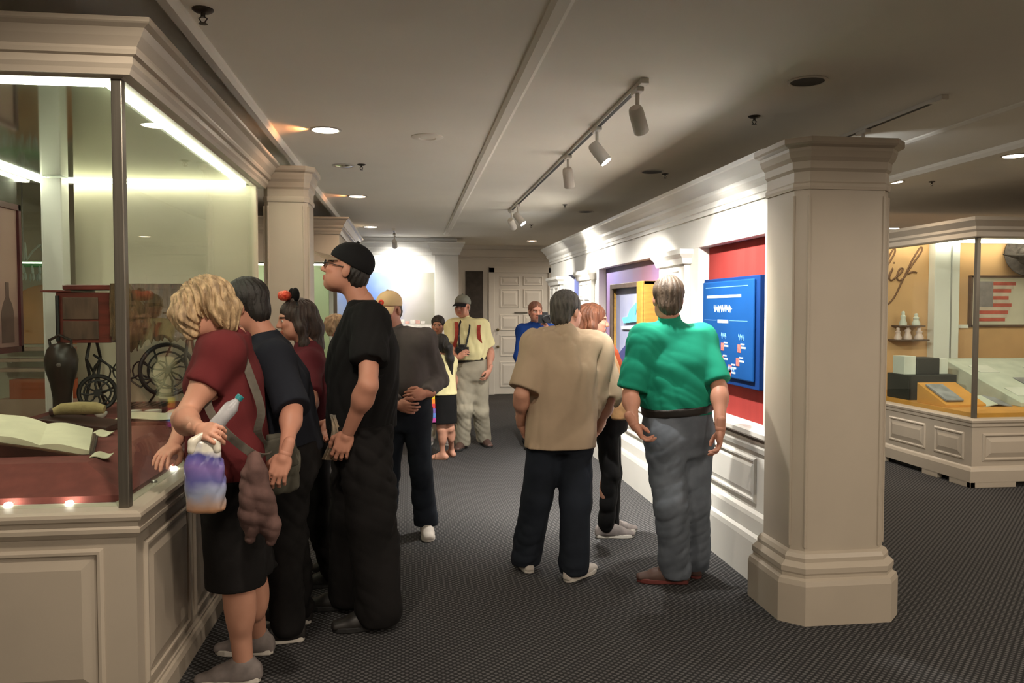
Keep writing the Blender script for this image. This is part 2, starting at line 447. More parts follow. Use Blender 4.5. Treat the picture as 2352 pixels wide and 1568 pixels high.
bar(4.98, 5.16, 1.51, .022, M_ink)
bar(4.68, 4.96, 1.525, .004, M_inkdim); bar(5.18, 5.40, 1.525, .004, M_inkdim)
for (yc, zc, full) in ((5.33, 1.33, 0), (5.05, 1.33, 1), (4.78, 1.33, 1), (5.30, 1.245, 0), (5.06, 1.245, 1), (4.80, 1.245, 1), (5.16, 1.17, 0), (4.92, 1.195, 1), (4.93, 1.13 + .035, 1)):
    z = zc
    mb().box(FX - .002, FX, yc - .005, yc + .045, z, z + .05).build('flag_emblem', M_flagred if full else M_ink, board)
    bar(yc - .075, yc - .008, z + .026, .012, M_ink); bar(yc - .06, yc + .0, z + .048, .010, M_ink)
for yc in (5.32, 5.05, 4.77): squiggle(yc - .04, yc + .04, 1.415, .022, M_inkdim, 4)
for yc in (5.2, 4.92): squiggle(yc - .05, yc + .05, 1.255 - .045, .018, M_inkdim, 4)

# deep gilt shadow box with ship scene on the violet panel
M_gold = mat('gilt_wood', (0.24, 0.13, 0.018), rough=0.5, var=0.15, scale=8, stretch=(1, 1, 6))
M_darkframe = mat('dark_frame', (0.07, 0.045, 0.03), rough=0.4, var=0.2, scale=20)
M_scene = mat('painted_sky', (0.20, 0.22, 0.36), rough=0.5, color2=(0.30, 0.31, 0.42), scale=2.0)
M_navy = mat('painted_sea', (0.035, 0.04, 0.14), rough=0.5, var=0.2, scale=4)
M_aqua = mat('ship_aqua', (0.10, 0.62, 0.66), rough=0.5, var=0.15, scale=20)
M_aqua2 = mat('ship_grey', (0.42, 0.46, 0.46), rough=0.5, var=0.15, scale=20)
sbx = empty('shadow_box', (PX, 7.2, 1.02), 'deep gilt shadow box with a painted ship scene on the violet panel', 'picture')
SX = 1.97
sy0, sy1, sz0, sz1 = 6.62, 7.72, 1.02, 1.84
mb().box(SX, PX + .08, sy0, sy0 + .03, sz0, sz1).box(SX, PX + .08, sy1 - .03, sy1, sz0, sz1).box(SX, PX + .08, sy0, sy1, sz0, sz0 + .03).box(SX, PX + .08, sy0, sy1, sz1 - .03, sz1).build('gilt_case', M_gold, sbx, bevel=.003)
fw = .07
mb().box(SX - .02, SX, sy0, sy0 + .16, sz0, sz1).build('gilt_stile', M_gold, sbx, bevel=.004)
mb().box(SX - .02, SX, sy1 - fw, sy1, sz0, sz1).box(SX - .02, SX, sy0 + .16, sy1 - fw, sz1 - .045, sz1).box(SX - .02, SX, sy0 + .16, sy1 - fw, sz0, sz0 + .045).build('frame', M_darkframe, sbx, bevel=.004)
mb().box(SX + .04, SX + .05, sy0 + .03, sy1 - .03, sz0 + .03, sz1 - .03).build('painted_ground', M_scene, sbx)
hill = [(SX + .04, sy0 + .03, sz0 + .03)] + [(SX + .04, sy0 + .03 + (sy1 - sy0 - .06) * i / 12, sz0 + .10 + .18 * sin(pi * (12 - i) / 14)) for i in range(13)] + [(SX + .04, sy1 - .03, sz0 + .03)]
mb().extrude(hill, (-.004, 0, 0)).build('painted_sea', M_navy, sbx)
yy, zz = 7.15, 1.47
mb().extrude([(SX + .036, yy + .20, zz), (SX + .036, yy - .22, zz + .02), (SX + .036, yy - .27, zz + .08), (SX + .036, yy + .26, zz + .05)], (-.015, 0, 0)).build('ship_hull', M_aqua, sbx)
mb().extrude([(SX + .036, yy + .10, zz + .05), (SX + .036, yy - .14, zz + .06), (SX + .036, yy - .20, zz + .19), (SX + .036, yy + .02, zz + .12)], (-.01, 0, 0)).build('ship_sail', M_aqua, sbx)
mb().extrude([(SX + .036, yy + .30, zz - .06), (SX + .036, yy - .18, zz - .05), (SX + .036, yy - .20, zz - .02), (SX + .036, yy + .32, zz - .03)], (-.01, 0, 0)).build('ship_wake', M_aqua2, sbx)
M_labelyellow = mat('label_yellow', (0.40, 0.36, 0.18), rough=0.6)
lab = mb().box(PX + .06, PX + .08, 6.55, 6.95, 0.92, 1.0).build('caption_plate', M_labelyellow, bevel=.002)
tag(lab, 'small yellow caption plate under the gilt shadow box', 'sign')

# ---------------------------------------------------------------- columns
def octagon(x0, x1, y0, y1, c):
    return [(x0 + c, y0), (x1 - c, y0), (x1, y0 + c), (x1, y1 - c), (x1 - c, y1), (x0 + c, y1), (x0, y1 - c), (x0, y0 + c)]
col_base = [(0, 0), (0.075, 0), (0.075, 0.20), (0.068, 0.225), (0.05, 0.235), (0.05, 0.25), (0.055, 0.26), (0.055, 0.285), (0.04, 0.30), (0.03, 0.31), (0.03, 0.33), (0.018, 0.35), (0, 0.36)]
def column(name, x0, x1, y0, y1, c, top, label, k=1.0):
    e = empty(name, ((x0 + x1) / 2, (y0 + y1) / 2, 0), label, 'column')
    P = octagon(x0, x1, y0, y1, c)
    mb().prism(P, 0.0, top - .02).build('shaft', M_paint, e)
    # quirk beads down the chamfered corners
    for (px, py) in ((x0 + c, y0), (x0, y0 + c), (x1 - c, y0), (x1, y0 + c)):
        mb().tube([(px, py, .38), (px, py, top - .28)], .008, 8).build('corner_bead', M_paint, e, smooth=True)
    mb().sweep(P, col_base, closed=True, side=1).build('base', M_paint, e)
    t = top
    cap = [(0, t - .25), (0.012, t - .25), (0.016, t - .235), (0.016, t - .22), (0.004, t - .21), (0.004, t - .16), (0.02, t - .145), (0.024, t - .11), (0.045, t - .09), (0.06, t - .06), (0.062, t - .045), (0.095, t - .035), (0.105, t - .025), (0.105, t), (0, t)]
    cap = [(o_ * k, z_) for o_, z_ in cap]
    mb().sweep(P, cap, closed=True, side=1).build('capital', M_paint, e)
    mb().prism(P, t - .03, t - .001).build('cap_board', M_paint, e)
    return e
column('column', 1.95, 2.462, 3.86, 4.28, 0.055, 2.455, 'cream square column with chamfered corners at the near end of the exhibit wall', k=.66)
column('column', -1.03, -0.72, 5.97, 6.35, 0.03, 2.62, 'cream pillar standing against the far end of the large glass case', k=.5)
# ---------------------------------------------------------------- ceiling fittings
M_trimring = mat('white_trim', (0.6, 0.56, 0.5), rough=0.5)
M_lens = emit_mat('lit_lens', (1.0, 0.86, 0.68), 14.0)
M_lens_dim = emit_mat('warm_lens', (1.0, 0.66, 0.42), 5.0)
M_lens_cool = emit_mat('lit_spot_lens', (0.92, 0.96, 1.0), 40.0)
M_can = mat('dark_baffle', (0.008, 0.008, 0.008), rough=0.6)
M_chrome = mat('chrome_reflector', (0.6, 0.57, 0.5), rough=0.15, metal=1.0, var=0.05)
M_white_metal = mat('white_enamel', (0.62, 0.58, 0.52), rough=0.4, var=0.03)

def spot(name, loc, target, power, color, angle, blend, size, parent=None):
    d = bpy.data.lights.new(name, 'SPOT'); d.energy = power; d.color = color
    d.spot_size = radians(angle); d.spot_blend = blend; d.shadow_soft_size = size
    o = bpy.data.objects.new(name, d); o.location = loc
    o.rotation_euler = (Vector(target) - Vector(loc)).to_track_quat('-Z', 'Y').to_euler()
    link(o, parent)
    return o

def downlight(x, y, r, state, label, power=POWER_DOWNLIGHT, color=WARM, group=None, angle=140, blend=.9, glow=0):
    e = empty('downlight', (x, y, CEIL), label, 'light', group)
    mb().lathe([(r, 0), (r + .018, -.001), (r + .018, -.004), (r + .004, -.008), (r, -.006), (r, 0)], (x, y, CEIL), 24, caps=False).build('trim_ring', M_trimring, e, smooth=True)
    if state == 'off':
        mb().lathe([(0, -.002), (r, -.002), (r, -.005), (0, -.003)], (x, y, CEIL), 24).build('baffle', M_can, e, smooth=True)
    elif state == 'chrome':
        mb().lathe([(0, -.002), (r, -.002), (r, -.004), (r * .5, -.012), (0, -.014)], (x, y, CEIL), 24).build('reflector', M_chrome, e, smooth=True)
    else:
        mb().lathe([(0, -.002), (r, -.002), (r, -.004), (r * .6, -.009), (0, -.010)], (x, y, CEIL), 24).build('lens', M_lens if state == 'on' else M_lens_dim, e, smooth=True)
        spot('downlight_beam', (x, y, CEIL - .03), (x, y, 0), power, color, angle, blend, r * .8, e)
        if glow: spot('added_orange_glow', (x - r - .01, y, CEIL - .035), (x - .6, y, CEIL - .01), glow, ORANGE, 110, .8, .015, e)  # extra spot added to throw an orange glow on the ceiling
    return e

for (x, y, r, st, lb) in (
    (-0.54, 5.46, .085, 'on', 'large lit downlight in the ceiling nearest the case'),
    (-0.53, 6.80, .075, 'chrome', 'unlit chrome downlight beside a sprinkler in the left row'),
    (-0.53, 8.60, .085, 'dim', 'second lit downlight in the left row'),
    (-0.54, 11.75, .09, 'on', 'third lit downlight in the left row'),
    (-0.53, 14.2, .09, 'dim', 'farthest lit downlight in the left row'),
    (2.05, 3.99, .085, 'off', 'black unlit downlight above the near column'),
    (2.07, 6.75, .085, 'off', 'black unlit downlight above the exhibit wall cornice'),
    (2.12, 9.6, .085, 'off', 'small dark downlight above the far half of the exhibit wall'),
    (2.10, 13.75, .085, 'dim', 'small lit downlight beyond the end of the exhibit wall'),
    (4.62, 5.70, .08, 'on', 'lit downlight at the right edge over the aisle'),
    (4.45, 7.0, .08, 'on', 'lit downlight in front of the right glass case'),
):
    downlight(x, y, r, st, lb, power=POWER_DOWNLIGHT * (.4 if lb.startswith('large') else 1.0), glow=(.9 if lb.startswith('large') else .45 if lb.startswith('second') else 0))
FILL_PLACES = ('over the floor in front of the large left case', 'behind the viewpoint on the left side', 'over the aisle in front of the near column', 'behind the viewpoint in the middle', 'over the right aisle before the right case', 'behind the viewpoint on the right side', 'above the right end of the right case front', 'over the far right corner near the viewpoint', 'over the alcove with the orange arch', 'over the aisle left of the large case', 'in the far left corner of the hall', 'behind the right case near the partition', 'behind the right case by the right wall', 'in the far right corner by the far wall')
for i, (x, y) in enumerate(((-0.54, 2.2), (-0.54, -1.2), (2.05, 0.6), (2.05, -2.2), (4.62, 1.4), (4.62, -2.0), (7.2, 4.2), (7.2, 0.5), (-3.6, 8.2), (-4.2, 3.4), (-4.2, 11.5), (4.6, 10.4), (7.0, 11.0), (4.6, 13.6))):
    downlight(x, y, .085, 'on', 'added fill downlight ' + FILL_PLACES[i], power=POWER_FILL * (1.3 if x > 4 else 1.0), color=SOFT, angle=174, blend=.25, group='added fill downlights of the hall')  # fill lamps added out of view to brighten camera-facing surfaces

M_spr = mat('sprinkler_bronze', (0.06, 0.05, 0.04), rough=0.4, metal=0.6)
for (x, y, s, lb) in ((-0.80, 3.35, 1.0, 'dark sprinkler head nearest, above the large glass case'), (-0.38, 6.72, .8, 'small sprinkler beside the chrome downlight'),
                      (2.10, 4.75, .9, 'sprinkler head on the ceiling left of the near column'), (2.22, 6.85, .7, 'sprinkler beside the black downlight over the exhibit wall'),
                      (1.75, 9.0, .7, 'sprinkler over the middle of the exhibit wall'), (1.70, 11.2, .7, 'sprinkler over the far end of the exhibit wall'),
                      (4.8, 6.95, .7, 'sprinkler near the right glass case')):
    e = empty('sprinkler', (x, y, CEIL), lb, 'sprinkler', 'ceiling sprinklers')
    mb().lathe([(0.0, 0), (.042*s, 0), (.042*s, -.004), (.03*s, -.012*s), (.012*s, -.014*s)], (x, y, CEIL), 16).build('escutcheon', M_spr, e, smooth=True)
    mb().tube([(x, y, CEIL - .01), (x, y, CEIL - .03*s)], .009*s, 8).build('stem', M_spr, e)
    for sg in (-1, 1):
        mb().tube([(x, y, CEIL - .026*s), (x + sg*.016*s, y, CEIL - .036*s), (x + sg*.004*s, y, CEIL - .055*s)], .003*s, 6).build('yoke_arm', M_spr, e)
    mb().lathe([(0, 0), (.016*s, 0), (.018*s, -.002), (0, -.003)], (x, y, CEIL - .055*s), 12).build('deflector', M_spr, e)

def ceiling_plate(x, y, r):
    e = mb().lathe([(0, 0), (r, 0), (r, -.004), (r*.8, -.012), (r*.55, -.012), (r*.5, -.006), (0, -.006)], (x, y, CEIL), 28).build('ceiling_speaker', M_ceiling, smooth=True)
    tag(e, 'flat round cream ceiling speaker grille between the left downlights and the seam', 'speaker')
ceiling_plate(0.13, 5.6, .11)

def track(x, y0, y1, heads, label, hl, group):
    e = empty('lighting_track', (x, (y0 + y1) / 2, CEIL), label, 'track')
    mb().box(x - .018, x + .018, y0, y1, CEIL - .022, CEIL).build('rail', M_white_metal, e, bevel=.002)
    mb().box(x - .011, x + .011, y0 + .12, y1 - .03, CEIL - .0235, CEIL - .0215).build('slot', M_can, e)
    mb().box(x - .022, x + .022, y0 - .01, y0 + .05, CEIL - .028, CEIL).build('feed_cap', M_white_metal, e, bevel=.003)
    for i, (y, tgt, on, p, ang, col) in enumerate(heads):
        h = empty('track_spotlight', (x, y, CEIL - .02), hl[i], 'spotlight', group)
        mb().box(x - .02, x + .02, y - .06, y + .06, CEIL - .045, CEIL - .0225).build('adapter', M_white_metal, h, bevel=.004)
        piv = Vector((x, y, CEIL - .16)); d = (Vector(tgt) - piv).normalized()
        mb().tube([(x, y, CEIL - .04), (x, y, CEIL - .14)], .011, 10).build('stem', M_white_metal, h, smooth=True)
        bk = piv - d * .05
        hd = mb().lathe([(0, 0), (.030, 0), (.036, .008), (.040, .03), (.041, .145), (.037, .15), (.037, .13), (0, .128)], bk, 20, axis=d).build('lamp_head', M_white_metal, h, smooth=True)
        mb().lathe([(0, 0), (.036, 0), (.034, .004), (0, .008)], bk + d * .135, 20, axis=d).build('lens', M_lens_cool if on else M_can, hd, smooth=True)
        if on:
            spot('track_beam', bk + d * .17, tgt, p, col, ang, 0.85, .03, h)
    return e
HL = ['nearest spotlight on the main track, turned to the red panel', 'second spotlight on the main track with its bright lens showing', 'third spotlight on the main track, slim against the ceiling', 'fourth spotlight on the main track with bright lens, near the far end', 'last spotlight at the far end of the main track']
track(1.20, 4.05, 9.6, (
    (4.18, (2.03, 5.25, 1.10), True, POWER_TRACK, 86, COOL),
    (5.10, (2.03, 4.72, 1.45), True, POWER_TRACK * .5, 88, COOL),
    (6.05, (1.70, 6.9, 0.3), True, POWER_TRACK * 2.4, 115, COOL),
    (8.9, (2.03, 8.45, 1.55), True, POWER_TRACK * 1.1, 100, COOL),
    (9.45, (2.0, 10.9, 1.4), True, POWER_TRACK * .6, 80, COOL)),
    'long white lighting track on the ceiling facing the exhibit wall', HL, 'spotlights on the main track')
track(2.93, 4.15, 6.6, (
    (4.95, (5.2, 7.6, 0.9), True, POWER_TRACK * .5, 60, COOL),
    (6.2, (5.1, 8.0, 1.2), True, POWER_TRACK * .5, 60, COOL)),
    'thin lighting track on the ceiling behind the near column', ['spotlight on the track behind the column, peeking over the capital', 'spotlight hidden behind the capital on the thin track'], 'spotlights on the rear track')
track(-0.22, 12.0, 13.1, (
    (12.55, (-0.15, 13.5, 1.95), True, POWER_TRACK * .45, 95, COOL),),
    'short track in front of the far mural', ['single spotlight aimed at the far blue mural'], 'spotlight at the mural')
# ---------------------------------------------------------------- display cases
M_felt = mat('maroon_felt', (0.17, 0.040, 0.034), rough=0.95, var=0.12, scale=14, bump=0.15, bscale=350)
M_creamlin = mat('case_lining', (0.60, 0.55, 0.42), rough=0.85, var=0.03, scale=3, bump=0.06, bscale=300)
M_mirrorceil = mat('case_top_sheet', (0.42, 0.46, 0.36), rough=0.07, var=0.04, scale=2, metal=0.55)
M_bar = emit_mat('case_light_bar', (1.0, 0.97, 0.80), 5.5)
M_puck = emit_mat('puck_lamp', (1.0, 0.95, 0.82), 12.0)

def quad_path(x0, x1, y0, y1):   # counter-clockwise from front-left; outward is on the right of travel
    return [(x0, y0), (x1, y0), (x1, y1), (x0, y1)]

def case_shell(e, x0, x1, y0, y1, zr, zg, zt, corn, M=M_paint, skirt=None, inset=.05):
    """base carcass, rail, glass panes, header and cornice"""
    P = quad_path(x0, x1, y0, y1)
    base = mb().box(x0, x1, y0, y1, 0.05, zr - .02).build('base', M, e)
    mb().sweep(P, [(-.11, zr - .01), (-.11, zr + .02), (0.008, zr + .015), (0.026, zr + .008), (0.03, zr - .004), (0.026, zr - .018), (0.012, zr - .026), (0.012, zr - .04), (0.022, zr - .05), (0.022, zr - .065), (0.006, zr - .085), (0, zr - .085), (0, zr - .03)], closed=True).build('rail', M, e)
    g = inset
    G = [('y', y0 + g, x0 + g, x1 - g), ('x', x1 - g, y0 + g, y1 - g), ('x', x0 + g, y0 + g, y1 - g)]
    for ax, c, a, b in G:
        if ax == 'y': m = mb().box(a, b, c - .004, c + .004, zr + .02, zg)
        else: m = mb().box(c - .004, c + .004, a, b, zr + .02, zg)
        m.build('glass_pane', M_glass, e)
    mb().sweep(P, [(-g - .02, zg), (-g + .02, zg - .005), (-g + .03, zg), (0, zg), (0, zt), (-g - .02, zt)], closed=True).build('header', M, e)
    mb().sweep(P, corn, closed=True).build('cornice', M, e)
    mb().box(x0 - .02, x1 + .02, y0 - .02, y1 + .02, zt - .03, zt - .005).build('top_board', M, e)
    return base

# ---- the large case at the left
AX0, AX1, AY0, AY1 = -2.52, -1.02, 3.14, 5.93
caseA = empty('display_case', (-1.77, 4.5, 0), 'large glass display case with cream panelled base at the left', 'display case')
cornA = [(0, 2.455), (0.012, 2.455), (0.02, 2.475), (0.03, 2.49), (0.03, 2.515), (0.045, 2.52), (0.05, 2.535), (0.05, 2.545), (0.075, 2.575), (0.09, 2.60), (0.11, 2.61), (0.115, 2.615), (0.115, 2.63), (0, 2.63)]
baseA = case_shell(caseA, AX0, AX1, AY0, AY1, 0.835, 2.455, 2.625, cornA)
mb().sweep(quad_path(AX0, AX1, AY0, AY1), [(0, 0), (0.03, 0), (0.03, 0.075), (0.022, 0.095), (0.012, 0.10), (0.012, 0.112), (0, 0.12)], closed=True).build('skirting', M_paint, caseA)
raised_panel(baseA, (-1.80, AY0, 0.15), (1, 0, 0), (0, 0, 1), (0, -1, 0), 0.665, 0.56, M_paint, name='panel')
raised_panel(baseA, (-2.48, AY0, 0.15), (1, 0, 0), (0, 0, 1), (0, -1, 0), 0.62, 0.56, M_paint, name='panel')
for ya, yb in ((3.22, 3.84), (3.92, 4.54), (4.62, 5.24), (5.30, 5.88)):
    raised_panel(baseA, (AX1, ya, 0.15), (0, 1, 0), (0, 0, 1), (1, 0, 0), yb - ya, 0.56, M_paint, name='panel')
for (px, py) in ((AX1 - .05, AY0 + .05), (AX0 + .05, AY0 + .05)):
    mb().box(px - .02, px + .02, py - .02, py + .02, 0.85, 2.46).build('corner_mullion', M_bronze, caseA, bevel=.004)
# rear wall and wide rear post
mb().box(-2.24, AX1 - .03, 5.80, 5.86, 0.85, 2.455).build('rear_wall', M_creamlin, caseA)
mb().box(-2.36, -2.24, 5.60, 5.72, 0.85, 2.455).build('rear_post', M_paint_w, caseA, bevel=.006)
mb().box(-2.375, -2.365, 5.62, 5.70, 0.85, 2.455).build('post_strip', M_paint_w, caseA)
# glossy sheet under the top, lamp bars hidden in the header
mb().box(AX0 + .06, AX1 - .06, AY0 + .06, AY1 - .06, 2.462, 2.47).build('ceiling_sheet', M_mirrorceil, caseA)
mb().box(AX0 + .09, AX1 - .09, 5.75, 5.765, 2.446, 2.458).build('light_bar', M_bar, caseA)
mb().box(AX1 - .115, AX1 - .09, AY0 + .10, 5.75, 2.44, 2.458).build('light_bar', M_bar, caseA)
mb().box(AX0 + .09, AX0 + .115, AY0 + .10, 5.75, 2.44, 2.458).build('light_bar', M_bar, caseA)
mb().box(AX0 + .12, AX1 - .12, AY0 + .09, AY0 + .115, 2.44, 2.458).build('light_bar', M_bar, caseA)
# maroon deck with sloping edges
DX0, DX1, DY0, DY1 = -2.44, -1.11, 3.30, 5.80
mb().box(DX0 - .02, DX1 + .03, DY0 - .05, DY1, 0.80, 0.845).build('inner_ledge', M_paint_w, caseA)
i1 = .02; i2 = .20
V = []
for (a, z) in ((0, .846), (0, .872), (i2, .955), (i2 + .02, .965)):
    V += [(DX0 + a, DY0 + a, z), (DX1 - a, DY0 + a, z), (DX1 - a, DY1, z), (DX0 + a, DY1, z)]
Fq = []
for k in range(3):
    for q in range(4):
        Fq.append((4*k+q, 4*k+(q+1) % 4, 4*k+4+(q+1) % 4, 4*k+4+q))
Fq += [(12, 13, 14, 15), (3, 2, 1, 0)]
mb().add(V, Fq).build('felt_deck', M_felt, caseA)
DECK = 0.966
for (lx, ly) in ((-1.52, 3.262), (-1.30, 3.262), (-1.74, 3.262), (-1.098, 3.62), (-1.098, 3.92), (-1.098, 4.22)):
    mb().lathe([(.016, 0), (.016, .012), (.012, .018), (0, .02)], (lx, ly, .845), 14).build('puck_lamp', M_puck if lx < -1.2 or ly == 3.92 else M_metal, caseA, smooth=True)

# poster inside, by the left pane
M_posterframe = mat('maroon_frame', (0.10, 0.018, 0.025), rough=0.4, var=0.1)
M_poster = mat('poster_print', (0.36, 0.20, 0.19), rough=0.6, color2=(0.42, 0.26, 0.22), scale=2)
M_bottleprint = mat('poster_bottle', (0.16, 0.09, 0.08), rough=0.6, var=0.2)
pst = empty('poster', (-2.38, 4.7, 1.34), 'maroon framed poster with a bottle picture at the left of the large case', 'poster')
mb().box(-2.385, -2.375, 4.0, 5.31, 1.34, 2.235).build('print', M_poster, pst)
mb().sweep([(-2.375, 4.0), (-2.375, 5.31)], [(-.005, 1.34), (.015, 1.34), (.015, 1.375), (-.005, 1.375)]).sweep([(-2.375, 4.0), (-2.375, 5.31)], [(-.005, 2.2), (.015, 2.2), (.015, 2.235), (-.005, 2.235)]).box(-2.38, -2.36, 5.28, 5.31, 1.34, 2.235).box(-2.38, -2.36, 4.0, 4.03, 1.34, 2.235).build('frame', M_posterframe, pst)
bot = [(5.07, 1.40), (5.22, 1.40), (5.22, 1.58), (5.20, 1.63), (5.165, 1.67), (5.165, 1.76), (5.125, 1.76), (5.125, 1.67), (5.09, 1.63), (5.07, 1.58)]
mb().extrude([(-2.3745, y, z) for y, z in bot], (.002, 0, 0)).build('bottle_print', M_bottleprint, pst)

# open book on a dark cradle
M_page = mat('aged_page', (0.72, 0.67, 0.50), rough=0.8, var=0.05, scale=10, bump=0.05, bscale=80)
M_darkwood = mat('dark_walnut', (0.050, 0.016, 0.012), rough=0.45, var=0.3, scale=6, stretch=(1, 8, 1))
M_leather = mat('book_leather', (0.10, 0.045, 0.025), rough=0.6, var=0.2, scale=20)
bk = empty('open_book', (-1.72, 3.9, 1.0), 'large open book with cream pages on a dark cradle near the glass corner', 'book')
B0 = Vector((-1.592, 3.70, 1.002)); BDY = Vector((-.115, .36, .045))
def page_dir(sx): return (Vector((1, .04, -.21)) if sx > 0 else Vector((-1, -.04, .17))).normalized()
def page_block(sx, wd):
    n = 10; V = []; ux = page_dir(sx)
    for j in (0, 1):
        for i in range(n + 1):
            t = i / n; h = .026 * sin(min(1, t * 1.5) * pi * 0.62) * (1 - .45 * t) + .010
            p = B0 + ux * (wd * t) + BDY * j
            V.append(p + Vector((0, -.1, 1)).normalized() * h); V.append(p)
    F = []
    m = 2 * (n + 1)
    for i in range(n):
        F.append((2*i, 2*i+2, m+2*i+2, m+2*i)); F.append((2*i+1, m+2*i+1, m+2*i+3, 2*i+3))
        F.append((2*i, 2*i+1, 2*i+3, 2*i+2)); F.append((m+2*i, m+2*i+2, m+2*i+3, m+2*i+1))
    F.append((0, m, m+1, 1)); F.append((2*n, 2*n+1, m+2*n+1, m+2*n))
    mb().add(V, F).build('page_block', M_page, bk, smooth=True)
    q = [B0 - BDY*.03, B0 - BDY*.03 + ux*(wd + .012), B0 + BDY*1.03 + ux*(wd + .012), B0 + BDY*1.03]
    mb().extrude([p - Vector((0, 0, .001)) for p in q], (0, 0, -.007)).build('cover_board', M_leather, bk)
crd = mb()
for sx, wd in ((1, .205), (-1, .25)):
    page_block(sx, wd)
    ux = page_dir(sx)
    q = [B0 - BDY*.04, B0 - BDY*.04 + ux*(wd + .02), B0 + BDY*1.02 + ux*(wd + .02), B0 + BDY*1.02]
    top = [p - Vector((0, 0, .0085)) for p in q]
    crd.add(top + [Vector((p.x, p.y, DECK + .0005)) for p in q], [(0, 1, 2, 3), (7, 6, 5, 4), (0, 4, 5, 1), (1, 5, 6, 2), (2, 6, 7, 3), (3, 7, 4, 0)])
tag(crd.build('book_cradle', M_darkwood), 'dark wooden wedge cradle carrying the open book', 'book stand')

# rolled cloth on a dark stand, loose sheets
M_cloth = mat('tan_cloth', (0.42, 0.32, 0.15), rough=0.85, var=0.2, scale=12, bump=0.3, bscale=60)
r = empty('cloth_roll', (-1.70, 4.42, 1.06), 'rolled tan cloth lying on a dark board behind the open book', 'cloth')
mb().tube([(-1.82, 4.40, 1.072), (-1.78, 4.40, 1.086), (-1.70, 4.41, 1.088), (-1.62, 4.42, 1.086), (-1.58, 4.42, 1.078)], [.020, .030, .034, .032, .022], 14).build('roll', M_cloth, r, smooth=True)
mb().tube([(-1.835, 4.40, 1.07), (-1.815, 4.40, 1.072)], .022, 12).build('roll_end', M_darkwood, r, smooth=True)
tag(mb().extrude([(-1.86, 4.30, .966), (-1.53, 4.30, .966), (-1.53, 4.30, 1.0), (-1.86, 4.30, 1.05)], (0, .24, .005)).build('display_board', M_darkwood, bevel=.004), 'dark wooden board under the rolled tan cloth', 'display stand')
for (x0, x1, y0, y1, z, lb) in ((-1.60, -1.30, 4.62, 4.82, 1.0, 'long cream sheet lying flat toward the rail side of the case'), (-1.42, -1.20, 4.86, 5.02, .99, 'small cream sheet behind the long one'), (-1.58, -1.49, 4.20, 4.30, .975, 'little folded cream paper beside the book cradle'), (-1.36, -1.28, 3.62, 3.68, .968, 'small tan card on the felt by the mullion')):
    m = mb(); n = 8; V = []
    for i in range(n + 1):
        t = i / n
        for (yy, dz) in ((y0, 0), (y1, .01)):
            V.append((x0 + (x1 - x0) * t, yy, z + dz + .006 * sin(t * 6.0)))
    V2 = [(a, b, c - .004) for a, b, c in V]
    F = [(2*i, 2*i+2, 2*i+3, 2*i+1) for i in range(n)] + [(2*n+2+2*i+1, 2*n+2+2*i+3, 2*n+2+2*i+2, 2*n+2+2*i) for i in range(n)]
    k = 2*n + 2
    F += [(2*i, k+2*i, k+2*i+2, 2*i+2) for i in range(n)] + [(2*i+1, 2*i+3, k+2*i+3, k+2*i+1) for i in range(n)] + [(0, 1, k+1, k), (2*n, k+2*n, k+2*n+1, 2*n+1)]
    tag(m.add(V + V2, F).build('paper_sheet', M_page, smooth=True), lb, 'paper', 'loose sheets in the large case')
tag(mb().box(-1.62, -1.17, 4.60, 5.04, .965, .985).build('mount_board', M_felt, bevel=.003), 'low maroon mount under the loose sheets', 'display stand')

# treadle sewing machine cabinet with iron stand
M_redwood = mat('red_mahogany', (0.15, 0.028, 0.020), rough=0.3, var=0.3, scale=5, stretch=(1, 1, 7), coat=0.3)
M_drawer = mat('worn_drawer', (0.10, 0.055, 0.035), rough=0.55, var=0.35, scale=6, stretch=(4, 1, 1))
M_iron = mat('cast_iron', (0.010, 0.010, 0.010), rough=0.45, var=0.3, scale=20)
M_fur = mat('brown_fur', (0.13, 0.075, 0.035), rough=0.95, var=0.5, scale=14, bump=0.6, bscale=90, stretch=(3, 3, .6))
sw = empty('treadle_sewing_table', (-1.75, 5.2, DECK), 'antique treadle sewing table with open leaf and black iron stand inside the case', 'sewing table')
sx0, sx1, sy0_, sy1_ = -2.07, -1.76, 5.06, 5.42
mb().box(-2.07, -1.76, sy0_, sy1_, 1.40, 1.70).build('cabinet_body', M_redwood, sw, bevel=.006)
mb().box(-2.03, -1.83, sy0_ - .008, sy0_, 1.54, 1.67).build('drawer_front', M_drawer, sw, bevel=.004)
mb().box(-2.03, -1.83, sy0_ - .008, sy0_, 1.42, 1.53).build('drawer_front', M_drawer, sw, bevel=.004)
mb().tube([(-2.055, sy0_ - .01, 1.41), (-2.055, sy0_ - .012, 1.68)], .012, 8).build('turned_corner', M_iron, sw)
mb().box(-2.15, -1.98, 5.05, 5.43, 1.70, 1.714).build('folding_leaf', M_redwood, sw, bevel=.003)
mb().box(-2.02, -1.28, 5.03, 5.45, 1.715, 1.745).build('table_top', M_redwood, sw, bevel=.006)
for sx in (-1.93, -1.36):    # cast side frames: two curved uprights, crossing braces, feet
    m = mb()
    for sg in (-1, 1):
        m.tube([(sx, 5.24 + sg*.05, 1.41), (sx, 5.24 + sg*.11, 1.30), (sx, 5.24 + sg*.06, 1.18), (sx, 5.24 + sg*.13, 1.05), (sx, 5.24 + sg*.19, .985)], .010, 8)
        m.tube([(sx, 5.24 + sg*.11, 1.30), (sx, 5.24 - sg*.06, 1.16), (sx, 5.24 - sg*.13, 1.04)], .007, 8)
        m.tube([(sx, 5.24 + sg*.14, .978), (sx, 5.24 + sg*.21, .978)], .013, 8)
    m.build('side_frame', M_iron, sw, smooth=True)
m = mb()
